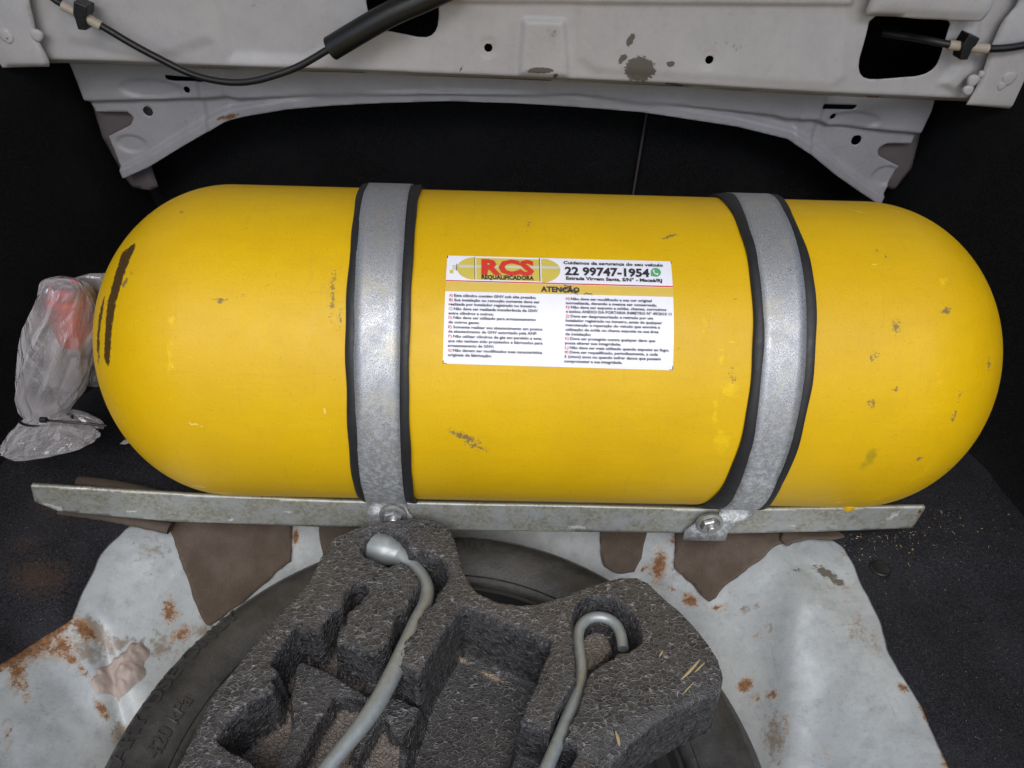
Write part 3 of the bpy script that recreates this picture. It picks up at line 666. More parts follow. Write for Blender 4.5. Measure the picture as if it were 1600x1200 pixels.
quad('printed_nozzle', [(112, 150), (137, 152), (136, 185), (112, 182)], .0006, 'ink_silver')
quad('printed_nozzle', [(96, 186), (118, 187), (116, 210), (95, 209)], .0006, 'ink_gold')
quad('printed_red_line', [(72, 255), (1514, 293), (1514, 301), (72, 262)], .0006, 'ink_red')
quad('printed_yellow_band', [(71, 264), (1514, 304), (1516, 364), (68, 328)], .0005, 'ink_yellow')
for q in ([(78, 82), (83, 82), (82, 100), (77, 100)], [(51, 752), (55, 752), (54, 772), (50, 772)], [(51, 768), (75, 769), (75, 772), (50, 771)], [(1508, 120), (1512, 120), (1513, 136), (1509, 136)], [(1518, 788), (1522, 788), (1522, 812), (1517, 812)], [(1498, 809), (1520, 810), (1520, 813), (1498, 812)]):
    quad('crop_mark', q, .0006, 'ink_black')
# lettering
def text2d(s, bold=.0, res=2):
    cu = bpy.data.curves.new('t', 'FONT'); cu.body = s; cu.size = 1.0; cu.resolution_u = res; cu.offset = bold; cu.fill_mode = 'FRONT'
    ob = bpy.data.objects.new('t', cu); COL.objects.link(ob); dg = bpy.context.evaluated_depsgraph_get(); dg.update()
    me = bpy.data.meshes.new_from_object(ob.evaluated_get(dg)); n = len(me.vertices)
    co = np.zeros(n*3); me.vertices.foreach_get('co', co); P = co.reshape(-1, 3)[:, :2].copy(); Fc = [tuple(p.vertices) for p in me.polygons]
    bpy.data.objects.remove(ob); bpy.data.curves.remove(cu); bpy.data.meshes.remove(me); return P, Fc
BUF = {}
def put(key, s, x0, x1, yb, cap, slope=.0265, bold=.022, pre=None):
    """write s between x0..x1 on the baseline yb (at x0), capital height cap, in sticker survey coordinates"""
    P, Fc = text2d(s, bold)
    if not len(P): return
    w0, w1 = P[:, 0].min(), P[:, 0].max(); X = x0+(P[:, 0]-w0)/(w1-w0)*(x1-x0); Y = yb+slope*(X-x0)-P[:, 1]/.727*cap
    uv = np.array([uv_of(a, b_) for a, b_ in zip(X, Y)]) if len(X) < 1 else np.column_stack(uv_vec(X, Y))
    vs_, fs_ = BUF.setdefault(key, ([], [])); o_ = sum(len(q) for q in vs_); vs_.append(uv); fs_ += [tuple(i+o_ for i in f) for f in Fc]
def uv_vec(X, Y):
    v = np.full(len(X), .5)
    for _ in range(4):
        l = 78-28*v; r = 1510+12*v; u = (X-l)/(r-l); t = 80+38*u; b_ = 772+43*u; v = (Y-t)/(b_-t)
    return u, v
put('ink_red', 'RCS', 295, 630, 213, 102, .024, .05)
put('ink_black', 'REQUALIFICADORA', 296, 628, 249, 28, .024, .04)
put('ink_black', 'Cuidamos da segurança do seu veículo', 818, 1456, 144, 22, .0265, .03)
put('ink_black', '22 99747-1954', 826, 1366, 219, 56, .0265, .035)
put('ink_black', 'Estrada Virgem Santa, S/N° - Macaé/RJ', 833, 1445, 253, 22, .0265, .035)
put('ink_black', 'ATENÇÃO', 672, 918, 332, 34, .0265, .04)
left = [('A) ', 'Este cilindro contém GNV sob alta pressão;', 92, 640, 356), ('B) ', 'Sua instalação ou remoção somente deve ser', 92, 665, 384), ('', 'realizada por instalador registrado no inmetro;', 90, 642, 411),
        ('C) ', 'Não deve ser realizada transferência de GNV', 90, 652, 439), ('', 'entre cilindros e outros;', 88, 372, 467), ('D) ', 'Não deve ser utilizado para armazenamento', 88, 640, 493), ('', 'de outros gases;', 88, 283, 521),
        ('E) ', 'Somente realizar seu abastecimento em postos', 86, 682, 550), ('', 'de abastecimento de GNV autorizado pela ANP.', 86, 650, 577), ('F) ', 'Não utilizar cilindros de gás em paralelo a este,', 86, 680, 606), ('', 'que não tenham sido projetados e fabricados para', 84, 684, 634),
        ('', 'armazenamento de GNV;', 83, 375, 662), ('G) ', 'Não devem ser modificados suas caracteristica', 83, 682, 690), ('', 'originais de fabricação;', 82, 360, 718)]
right = [('H) ', 'Não deve ser modificado a sua cor original', 830, 1375, 377), ('', 'normalizada, devendo a mesma ser conservada;', 830, 1405, 404), ('I) ', 'Não deve ser exposto a soldas, chamas, corrosivos', 830, 1468, 430), ('', 'e ácidos; ANEXO DA PORTARIA INMETRO N° 49/2010 11', 830, 1500, 457),
         ('J) ', 'Deve ser despressurizado e retirado por um', 828, 1383, 485), ('', 'instalador registrado no inmetro, antes de qualquer', 828, 1442, 512), ('', 'manutenção e reparação do veículo que envolva a', 828, 1428, 539), ('', 'utilização de solda ou chama exposta na sua área', 828, 1420, 567), ('', 'de instalação;', 827, 990, 594),
         ('K) ', 'Deve ser protegido contra qualquer dano que', 826, 1400, 621), ('', 'possa alterar sua integridade;', 826, 1180, 648), ('L) ', 'Não deve ser mais utilizado quando exposto ao fogo;', 825, 1488, 675), ('M) ', 'Deve ser requalificado, periodicamente, a cada', 825, 1420, 702), ('', '5 (cinco) anos ou quando sofrer danos que possam', 824, 1440, 729), ('', 'comprometer a sua integridade.', 823, 1195, 757)]
for pre, s, x0, x1, yc in left+right:
    if pre:
        put('ink_pinkred' if x0 < 400 else 'ink_pinkred#', pre.strip(), x0, x0+24, yc+8, 17, .0265, .02); put('ink_black', s, x0+32, x1, yc+9, 17, .0265, .024)
    else: put('ink_black', s, x0, x1, yc+8, 17, .0265, .024)
for key, (vs_, fs_) in BUF.items():
    uvs = np.vstack(vs_); mesh_obj('lettering', shell(uvs[:, 0], uvs[:, 1], .0013), fs_, M[key.strip('#')], sticker, False)
# smeared ink over the heading
scr = [[(778, 318), (800, 310), (822, 322), (842, 306), (860, 326)], [(800, 330), (830, 312), (855, 330), (890, 318)], [(820, 290), (845, 300), (852, 316)], [(862, 300), (850, 330), (878, 336), (905, 352)], [(945, 352), (962, 342), (975, 350), (990, 346), (997, 358)], [(880, 320), (900, 330), (916, 318)]]
for L in scr:
    P = catmull([(a, b_, 0) for a, b_ in L], 5)[:, :2]; V_ = []; Fc_ = []
    for i, p in enumerate(P):
        w = 2.4+1.6*math.sin(i*1.7); V_ += [uv_of(p[0], p[1]-w), uv_of(p[0], p[1]+w)]
        if i: Fc_.append((2*i-2, 2*i-1, 2*i+1, 2*i))
    V_ = np.array(V_); fix_normals(mesh_obj('ink_smear', shell(V_[:, 0], V_[:, 1], .0015), Fc_, M['ink_black'], sticker))
# green round phone emblem
fan('emblem_disc', [(1408+33*math.cos(a), 200+31*math.sin(a)) for a in np.linspace(0, 2*math.pi, 30)[:-1]], .0008, 'ink_green', sticker)
fan('emblem_tail', [(1379, 208), (1390, 224), (1374, 229)], .0008, 'ink_green', sticker)
P = catmull([(1394, 186, 0), (1395, 200, 0), (1406, 213, 0), (1422, 214, 0)], 6)[:, :2]; V_ = []; Fc_ = []
for i, p in enumerate(P):
    t = abs(i/(len(P)-1)-.5)*2; w = 3.2+3.6*t**2; d = P[min(i+1, len(P)-1)]-P[max(i-1, 0)]; d /= np.linalg.norm(d); nn_ = np.array([-d[1], d[0]])
    V_ += [uv_of(*(p-nn_*w)), uv_of(*(p+nn_*w))]
    if i: Fc_.append((2*i-2, 2*i-1, 2*i+1, 2*i))
V_ = np.array(V_); fix_normals(mesh_obj('emblem_handset', shell(V_[:, 0], V_[:, 1], .0012), Fc_, M['ink_white'], sticker))

# ================================================================== STRAPS
RAILY = -.1215
def strap(label, xm, mL, mR, lL, lR, bolt_px, wav):
    root = empty('steel_strap', (xm, -.13, .012), label, 'strap', 'steel straps holding the cylinder')
    tab = lambda T: (np.array([a for a, _ in T])[::-1], np.array([b_ for _, b_ in T])[::-1])
    def f(T, th):
        x, t = tab(T); return np.interp(th, t, x)
    TH = np.concatenate([np.linspace(232, 120, 40), np.linspace(118, -41, 110)]); V_ = []; nW = 6
    for th in TH:
        a, b_ = f(mL, th), f(mR, th); r = RC+.0040
        for j in range(nW): V_.append((a+(b_-a)*j/(nW-1), -r*math.cos(math.radians(th)), ZC+r*math.sin(math.radians(th))))
    for (yy, zz) in ((-.1235, .052), (-.1262, .049), (-.1268, .044), (-.1268, .030), (-.1268, .0165)):
        a, b_ = f(mL, -43), f(mR, -43); s_ = max(0, (.052-zz)/.012); s_ = min(1, s_)
        a2 = a+(bolt_px[1]-a)*s_; b2 = b_+(bolt_px[2]-b_)*s_
        for j in range(nW): V_.append((a2+(b2-a2)*j/(nW-1), yy, zz))
    Fc_ = []
    for i in range(len(V_)//nW-1):
        for j in range(nW-1): Fc_.append((i*nW+j, i*nW+j+1, (i+1)*nW+j+1, (i+1)*nW+j))
    o = fix_normals(mesh_obj('band', V_, Fc_, M['galv'], root, True, None, 40)); solid(o, .0022, 0.0)
    # rubber lining: a bead gripping each edge of the band
    for side, (Ta, Tb) in enumerate(((lL, mL), (mR, lR))):
        V_ = []; sec = [(0, .0004), (0, .0024), (.14, .0038), (.5, .0048), (.86, .0050), (1, .0044), (1, .0004)]; n = len(sec)
        THl = np.concatenate([np.linspace(232, 120, 40), np.linspace(118, -47 if side == wav else -44, 120)])
        for th in THl:
            wob = .0005*math.sin(th*.11+side*2)+.0003*math.sin(th*.31+xm*50)
            a, b_ = f(Ta, th)+(wob if side == 0 else -.0014), f(Tb, th)+(wob if side == 1 else .0014)
            for q, h in sec:
                r = RC+h+(.0004*math.sin(th*.2+side)); V_.append((a+(b_-a)*q, -r*math.cos(math.radians(th)), ZC+r*math.sin(math.radians(th))))
        Fc_ = []
        for i in range(len(THl)-1):
            for j in range(n): j2 = (j+1) % n; Fc_.append((i*n+j, i*n+j2, (i+1)*n+j2, (i+1)*n+j))
        Fc_.append(tuple((len(THl)-1)*n+j for j in range(n)))
        fix_normals(mesh_obj('rubber_edge', V_, Fc_, M['rubber'], root, True, None, 50))
    # bolt: washer, hexagon head, thread end
    bx_, bz_ = bolt_px[0], bolt_px[3]; yb = -.1280
    bo = lathe('bolt', [(.0001, -.0110), (.0040, -.0110), (.0046, -.0104), (.0046, -.006), (.0001, -.0055)], M['bolt'], (bx_+.001, yb, bz_-.001), 'y', 20, root)
    V_ = []; n = 6
    for (rr, yy) in ((.0096, 0), (.0096, -.0052), (.0086, -.0064), (.0001, -.0064)):
        V_ += [(bx_+rr*math.cos(math.pi/3*i+.35), yb-.0012+yy, bz_+rr*math.sin(math.pi/3*i+.35)) for i in range(6)]
    Fc_ = [(j*6+i, j*6+(i+1) % 6, (j+1)*6+(i+1) % 6, (j+1)*6+i) for j in range(3) for i in range(6)]
    fix_normals(mesh_obj('nut', V_, Fc_, M['bolt'], bo, False))
    lathe('washer', [(.0101, -.0030), (.0118, -.0032), (.0136, -.0024), (.0140, -.0012), (.0140, .0004)], M['bolt'], (bx_, yb, bz_), 'y', 40, bo)
    return root
mL1 = [(-.1293, 111.5), (-.1205, 55.2), (-.1195, 36.6), (-.1187, 18.2), (-.1203, -2.1), (-.1265, -43)]
mR1 = [(-.0880, 113.7), (-.0823, 68.6), (-.0810, 45.9), (-.0808, 32.4), (-.0820, 8.0), (-.0836, -12.4), (-.0874, -43)]
lL1 = [(-.1362, 113), (-.1282, 65.6), (-.1264, 41.0), (-.1266, 22.8), (-.1286, -4.9), (-.1330, -43)]
lR1 = [(-.0780, 113.7), (-.0736, 71.1), (-.0741, 55.7), (-.0731, 32.5), (-.0740, 8.1), (-.0752, -8.9), (-.0772, -43)]
mL2 = [(.2265, 113.7), (.2222, 90), (.2208, 76.3), (.2222, 59.5), (.2227, 43.9), (.2221, 25.6), (.2230, 4.9), (.2240, -14.3), (.2267, -34.6), (.228, -43)]
mR2 = [(.2650, 111.3), (.2595, 89.2), (.2595, 72.6), (.2597, 56.8), (.2588, 42.3), (.2587, 29.6), (.2571, 11.9), (.2560, -8.6), (.263, -43)]
lL2 = [(.2125, 106), (.2132, 77.6), (.2152, 56.3), (.2157, 43.8), (.2144, 23.5), (.2130, 2.3), (.2110, -18.8), (.2040, -43)]
lR2 = [(.2729, 113.6), (.2663, 87.1), (.2675, 70.3), (.2685, 54.7), (.2671, 40.6), (.2667, 25.9), (.2641, 8.7), (.2625, -11.8), (.271, -43)]
def bp(c_, l_, r_): 
    p = ony(*c_, -.130); a = ony(*l_, -.127)[0]; b_ = ony(*r_, -.127)[0]; return (p[0], a, b_, p[2])
strap('galvanised steel strap with black rubber edges left of the sticker', -.10, mL1, mR1, lL1, lR1, bp((614, 806), (575, 812), (648, 812)), 1)
strap('galvanised steel strap with black rubber edges right of the sticker', .24, mL2, mR2, lL2, lR2, bp((1109, 819), (1074, 815), (1142, 815)), 1)

# ================================================================== MOUNTING RAIL
rail = empty('mounting_rail', (0, -.12, 0), 'long dull zinc mounting rail running along the foot of the yellow cylinder', 'rail')
rp = Y2([(48, 759), (307, 774.5), (537, 784), (760, 789), (930, 792), (1075, 796), (1150, 797), (1447, 792), (1426, 825), (1300, 830), (1143, 834), (1010, 832), (760, 829), (498, 823), (268, 815), (92, 799), (54, 784)], RAILY)
sheet('front_plate', rp, [], .0035, lambda P, s: .0006*(fnoise(P, 18, 2)-.5), wally(RAILY), M['rail'], rail, .004,
      {'white': lambda P, s, V: px_ellipse(V, [(78, 792, 40, 8, 12, 1.3), (205, 799, 30, 3, 5, 1.0), (360, 812, 10, 5, 0, 1.1), (450, 800, 30, 5, -5, .8), (900, 824, 40, 6, 0, 1.0), (1240, 822, 20, 4, 0, .9), (1395, 806, 30, 10, -30, .9), (1300, 824, 30, 4, 0, .8), (1300, 800, 30, 3, 10, .7), (150, 766, 100, 2.5, 5, .8)]),
       'rust': lambda P, s, V: px_ellipse(V, [(70, 795, 20, 7, 12, 1.1), (1438, 800, 8, 10, 0, .9), (1430, 822, 10, 6, 0, 1.1), (966, 829, 10, 3, 0, 1.0), (760, 812, 20, 4, 0, .4)])}, sharp=50)
dp = ony(1331, 795, -.1262)
fix_normals(mesh_obj('paint_drip', [(dp[0]+.0075*a, -.1228-.0022*c_, dp[2]+.0075*b_) for a, b_, c_ in [(0, 0, 1.2)]+[(.6*math.cos(t), .5*math.sin(t)*(1.5 if math.sin(t) < 0 and abs(math.cos(t)) < .6 else 1), .8) for t in np.linspace(0, 2*math.pi, 17)[:-1]]+[(1.1*math.cos(t), .85*math.sin(t)*(1.6 if math.sin(t) < 0 and abs(math.cos(t)) < .6 else 1), -.6) for t in np.linspace(0, 2*math.pi, 17)[:-1]]],
         [(0, 1+i, 1+(i+1) % 16) for i in range(16)]+[(1+i, 17+i, 17+(i+1) % 16, 1+(i+1) % 16) for i in range(16)], M['drip'], rail))

# ================================================================== SPARE WHEEL
wheel = empty('spare_wheel', (TY[0], TY[1], -.12), 'worn black spare wheel lying flat under the foam tool tray', 'spare wheel')
TC = (TY[0], TY[1], 0.0)
prof = [(.208, -.060), (.207, -.040), (.209, -.030), (.213, -.024), (.216, -.0225), (.2165, -.0205), (.222, -.0165), (.230, -.0128), (.238, -.0108), (.246, -.0104), (.254, -.0122), (.260, -.0155), (.2615, -.0150), (.263, -.0170), (.268, -.024), (.273, -.034), (.2755, -.045), (.2745, -.046), (.2745, -.050), (.277, -.052), (.279, -.065), (.2795, -.080), (.2795, -.10), (.276, -.115), (.262, -.125), (.23, -.13)]
prof = [(r*1.03, z) for r, z in prof]
lathe('tyre', prof, M['tyre'], TC, 'z', 160, wheel, 35)
tyre_o = wheel.children[0]
pr = np.array([p for p in prof[4:16]])
def arc_text(s, r0, h, a_start, deg_per_em, parent, bold=.02, depth=.0016):
    """raised letters running clockwise along the sidewall, tops outwards"""
    P, Fc_ = text2d(s, bold, 3); w = P[:, 0].min(); ang = math.radians(a_start)-(P[:, 0]-w)*math.radians(deg_per_em)
    r = r0+P[:, 1]/.727*h; zt = np.interp(r, pr[:, 0], pr[:, 1]); n = len(P)
    top = np.column_stack([TC[0]+r*np.cos(ang), TC[1]+r*np.sin(ang), zt+depth]); bot = top-[0, 0, depth+.002]
    V_ = np.vstack([top, bot]); F2 = list(Fc_); ed = {}
    for f in Fc_:
        for i in range(len(f)):
            e = (f[i], f[(i+1) % len(f)]); ed[e] = ed.get(e, 0)+1
    for (a, b_) in ed:
        if (b_, a) not in ed: F2.append((b_, a, a+n, b_+n))
    o = mesh_obj('raised_lettering', V_, F2, M['tyretext'], parent, False); return o
arc_text('TEMPORARY USE ONLY', .2560, .0155, 196, 5.2, tyre_o, .015)
arc_text('420 kPa', .2310, .012, 174, 4.2, tyre_o, .01)
arc_text('SPARE', .251, .016, 95, 5.2, tyre_o, .012)
lathe('rim', [(.2125, -.026), (.210, -.0225), (.207, -.0235), (.205, -.030), (.203, -.034), (.198, -.036), (.193, -.037), (.190, -.042), (.188, -.060), (.183, -.075), (.175, -.085), (.10, -.088), (.03, -.080), (.0005, -.080)], M['rim'], TC, 'z', 120, wheel, 35)

# ================================================================== FOAM TOOL TRAY (height field with sunk pockets)
FT = .050
foam_out = Z2([(552, 822), (576, 816), (605, 811), (640, 806), (676, 808), (700, 817), (709, 828), (716, 845), (722, 866), (730, 893), (740, 910), (750, 922), (781, 936), (810, 940), (836, 939), (876, 927), (925, 908), (965, 898), (995, 897), (1016, 907), (1044, 934), (1066, 952), (1089, 976), (1110, 1002), (1128, 1030), (1137, 1055), (1134, 1076), (1126, 1085), (1082, 1103), (1030, 1133), (995, 1161), (960, 1198), (930, 1240), (880, 1330), (300, 1340), (232, 1265), (276, 1188), (326, 1085), (352, 1055), (402, 993), (440, 948), (479, 906), (499, 864), (515, 838)], FT)
pL = Z2([(335, 1158), (346, 1140), (358, 1122), (373, 1109), (390, 1098), (405, 1091), (414, 1083), (424, 1078), (428, 1069), (422, 1062), (430, 1050), (421, 1035), (430, 1020), (440, 1007), (454, 986), (462, 978), (470, 975), (482, 978), (490, 988), (497, 985), (505, 972), (513, 962), (522, 952), (533, 944), (535, 932), (541, 920), (548, 912), (558, 909), (568, 911), (576, 919), (576, 927), (566, 936), (556, 946), (546, 952), (541, 958), (541, 969), (531, 986), (527, 1005), (552, 1011), (580, 1019),
         (594, 1012), (604, 1002), (608, 990), (611, 979), (615, 962), (624, 955), (634, 949), (636, 939), (644, 925), (652, 911), (652, 902), (646, 893), (637, 885), (626, 879), (612, 882), (607, 887), (590, 880), (570, 872), (561, 864), (564, 854), (572, 843), (585, 829), (600, 826), (619, 834), (636, 846), (640, 860), (658, 862), (682, 868), (695, 878), (702, 890), (703, 906), (690, 922), (680, 940), (662, 955), (656, 968), (652, 985), (634, 1004), (622, 1038), (653, 1053),
         (661, 1045), (664, 1033), (685, 997), (703, 971), (717, 950), (731, 949), (800, 977), (864, 1002), (857, 1023), (838, 1072), (822, 1108), (816, 1124), (858, 1143), (864, 1160), (858, 1200), (840, 1290), (520, 1300), (430, 1230), (384, 1188), (352, 1174)], FT)
pH = Z2([(891, 985), (891, 970), (894, 955), (900, 942), (908, 935), (920, 930), (942, 927), (955, 930), (967, 937), (980, 947), (990, 957), (998, 970), (1002, 982), (1005, 1005), (995, 1012), (982, 1020), (967, 1023), (957, 1032), (942, 1040), (925, 1052), (917, 1064), (914, 1085), (905, 1112), (892, 1137), (884, 1156), (901, 1164), (904, 1176), (892, 1200), (870, 1250), (815, 1250), (846, 1165), (857, 1140), (871, 1106), (884, 1084), (890, 1074), (897, 1060), (896, 1030)], FT)
ZM = FT-.030; ZN = FT-.034; ZE = FT-.066
qM = Z2([(452, 1077), (460, 1040), (470, 1028), (500, 1040), (540, 1062), (575, 1084), (600, 1075), (590, 1110), (548, 1092), (524, 1094), (505, 1125), (470, 1190), (450, 1230), (400, 1230), (424, 1196), (448, 1152), (455, 1130), (453, 1100)], ZM)
qS = Z2([(556, 900), (574, 860), (600, 835), (660, 880), (690, 900), (660, 945), (625, 1040), (590, 1100), (548, 1100), (600, 1010), (640, 920), (640, 890)], FT-.038)
qE = Z2([(700, 960), (731, 949), (880, 1005), (860, 1050), (830, 1120), (790, 1210), (760, 1330), (600, 1330), (628, 1180), (650, 1125), (668, 1060)], FT-.02)
qN = Z2([(600, 1082), (625, 1090), (662, 1104), (652, 1125), (630, 1162), (612, 1150), (600, 1128), (590, 1140), (560, 1190), (545, 1180), (580, 1120)], ZN)
qF = Z2([(812, 1128), (866, 1146), (862, 1230), (780, 1230), (795, 1180)], FT-.02)
qH = Z2([(906, 1000), (915, 990), (930, 985), (946, 988), (955, 1000), (960, 1016), (945, 1036), (920, 1052), (914, 1050)], FT-.024)
def foam_h(P, s):
    dL = sdf(pL, P); wob = .0030*(fnoise(P, 110, 3)-.5)
    fl = np.full(len(P), -.052)                                     # brown bottom of the left pockets
    lvl = lambda q, z, w, f0: f0+(z-f0)*ss(sdf(q, P)+wob, -w*.5, w*.5)
    fl = lvl(qS, -.040, .010, fl); fl = lvl(qM, -.030, .006, fl); fl = lvl(qN, -.034, .006, fl)
    fl = lvl(qE, -.066, .006, fl); fl = lvl(qF, -.044, .006, fl)
    h = fl*ss(dL+wob*1.5, .0004, .0062)
    dH = sdf(pH, P); fh_ = np.full(len(P), -.036); fh_ = fh_+(.014)*ss(sdf(qH, P), -.002, .003)
    h = np.minimum(h, fh_*ss(dH+wob, .0003, .0060))
    h = h-.0015*(1-ss(np.abs(dL), 0, .006))*(dL < 0)-.002*(1-ss(s, 0, .006))
    ch = Z2([(880, 1172), (1040, 1085), (1130, 1020), (1200, 1100), (950, 1300)], FT); h = h-.006*ss(sdf(ch, P), -.002, .030)
    h = h-.058*(1-ss(s, .0, .0030))
    return h+.0006*(fnoise(P, 220, 8)-.5)+.002*(fnoise(P, 12, 6)-.5)
def foam_brown(P, s, V):
    dL = sdf(pL, P); a = (V[:, 2] < FT-.047)*(V[:, 2] > FT-.058)*(dL > .003)*(sdf(qE, P) < -.002)*(P[:, 0] < onz(620, 1100, FT)[0])
    return a*1.0+.55*(sdf(qH, P) > 0)
def foam_sand(P, s, V):
    return np.maximum(px_ellipse(V, [(722, 1032, 30, 10, 25, .95), (770, 1058, 60, 12, 23, .95), (818, 1078, 30, 9, 20, .6), (505, 1040, 26, 9, 10, .8), (545, 1065, 30, 8, 30, .5), (625, 1092, 30, 8, 15, .7), (850, 1160, 40, 8, 20, .6), (600, 1120, 14, 24, 0, .5), (690, 1115, 60, 80, 30, .3)]), 0)
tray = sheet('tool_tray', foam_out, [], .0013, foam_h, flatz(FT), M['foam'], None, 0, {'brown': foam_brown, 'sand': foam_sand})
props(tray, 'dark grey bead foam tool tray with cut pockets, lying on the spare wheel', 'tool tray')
# straw-coloured scrapes caught on the tray
for L, w in (([(1064, 1062), (1080, 1046), (1094, 1030)], .0012), ([(1086, 1050), (1101, 1035)], .0008), ([(1030, 1026), (1036, 1016)], .0008), ([(962, 1142), (966, 1155), (968, 1166)], .0013), ([(1066, 1085), (1084, 1066)], .0006)):
    P3 = catmull([onz(a, b_, FT+.0006) for a, b_ in L], 4); n = len(P3)
    tube('straw_scrape', P3, w*np.sin(np.linspace(.35, math.pi-.25, n)), M['straw'], tray, 6, .5)

# ================================================================== TOOLS
def at(x, y, z): return onz(x, y, z)
wr = empty('wheel_wrench', at(600, 1040, 0), 'grey steel wheel wrench with a socket end bent through the foam tray', 'wrench')
path = [at(612, 858, .030), at(630, 872, .030), at(647, 887, .030), at(660, 903, .030), at(667, 922, .031), at(664, 944, .033), at(650, 972, .037), at(634, 1008, .041), at(614, 1052, .044), at(592, 1094, .045), at(566, 1132, .045), at(537, 1168, .045), at(505, 1208, .045), at(470, 1252, .045)]
P3 = catmull(path, 10); n = len(P3)
rr = np.interp(np.linspace(0, 1, n), [0, .06, .14, .22, .35, .5, .62, .72, .85, 1], [.0130, .0108, .0078, .0070, .0068, .0068, .0076, .0076, .0064, .0056])
tube('shaft', P3, rr, M['wrench'], wr, 20)
s0, s1 = at(577, 851, .031), at(621, 865, .030); d = s1-s0
tube('socket', [s0, s0+d*.02, s0+d*.04, s0+d*.60, s0+d*.72, s0+d*.85, s1+d*.12], [.0135, .0150, .0154, .0156, .0152, .0136, .0112], M['wrench'], wr, 28)
hk = empty('jack_hook', at(900, 1100, 0), 'thin grey steel rod with a hooked end beside the empty square pocket', 'hook rod')
path = [at(836, 1240, .042), at(853, 1203, .042), at(868, 1168, .041), at(884, 1128, .039), at(899, 1092, .037), at(907, 1066, .034), at(908, 1042, .033), at(905, 1018, .032), at(903, 996, .031), at(907, 979, .031), at(918, 968, .031), at(933, 964, .031), at(950, 967, .031), at(963, 977, .031), at(970, 992, .031), at(974, 1014, .031)]
P3 = catmull(path, 10); tube('rod', P3, np.interp(np.linspace(0, 1, len(P3)), [0, .4, 1], [.0056, .0052, .0050]), M['wrench'], hk, 18)

# ================================================================== LOOSE BOARDS, STRIPS, PUTTY
def board(px, z, label, name='felt_board', mat='board', t=.003, wave=.002, seed=1):
    o = sheet(name, Zf(ragged(px, 2.0, 8, seed), z), [], .004, lambda P, s: floor_h(P)+z+wave*(fnoise(P, 25, seed)-.5), flatz(0.0), M[mat], None, t)
    return props(o, label, 'board' if mat == 'board' else None)
board([(240, 742), (262, 736), (420, 770), (520, 790), (458, 800), (455, 878), (432, 894), (400, 925), (366, 950), (325, 980), (312, 958), (298, 920), (284, 880), (272, 842), (258, 800)], .004, 'large brown felt board left of the tyre, running under the rail', seed=1)
board([(1055, 800), (1230, 805), (1226, 846), (1208, 852), (1196, 866), (1178, 880), (1150, 902), (1128, 918), (1118, 934), (1106, 940), (1095, 932), (1085, 918), (1066, 900), (1054, 888)], .004, 'brown felt board with a ragged point, below the right strap bolt', seed=3)
board([(938, 800), (1014, 800), (1010, 838), (1002, 872), (990, 892), (965, 896), (942, 884), (937, 862)], .004, 'small brown felt board between the tyre and the rail', seed=5)
board([(500, 800), (560, 800), (556, 834), (540, 860), (505, 866), (500, 846)], .004, 'small brown felt board scrap beside the top of the foam tray', seed=6)
board([(1226, 815), (1318, 820), (1322, 838), (1296, 846), (1262, 842), (1240, 846), (1232, 852), (1222, 842)], .008, 'thin torn brown board scrap under the rail beside the right carpet', t=.002, wave=.006, seed=7)
def strip(name, a, b_, w, h, label, bend=.003):
    P = np.array([a+(b_-a)*t+np.array([0, 0, bend*math.sin(math.pi*t)]) for t in np.linspace(0, 1, 16)])
    o = tube(name, P, w, M['stick'], None, 12, h/w, True, lambda t, th: 1+.05*math.sin(t*40+th*2)); return props(o, label, 'strip')
strip('wooden_strip', at(96, 795, .016), at(266, 825, .006), .0075, .005, 'brown flat strip lying in front of the rail at its left end')
strip('wooden_strip', onz(122, 751, .03), onz(244, 772, .022), .006, .004, 'brown flat strip lying behind the rail at its left end')
pp = ragged([(140, 1058), (152, 1044), (168, 1036), (188, 1018), (206, 1000), (220, 998), (232, 1008), (234, 1022), (226, 1040), (226, 1054), (214, 1068), (200, 1076), (186, 1096), (170, 1084), (152, 1082), (140, 1070)], 5, 6, 4)
o = sheet('sealing_putty', Zf(pp, .003), [], .0014, lambda P, s: floor_h(P)+.0035*ss(s, 0, .003)+.007*(np.abs(fnoise(P, 75, 4, 4)-.5)*2)*ss(s, 0, .006)+.003*(fnoise(P, 220, 9, 3)-.5), flatz(0.001), M['putty'])
props(o, 'lump of pinkish dried sealing putty on the painted floor left of the tyre', 'putty')

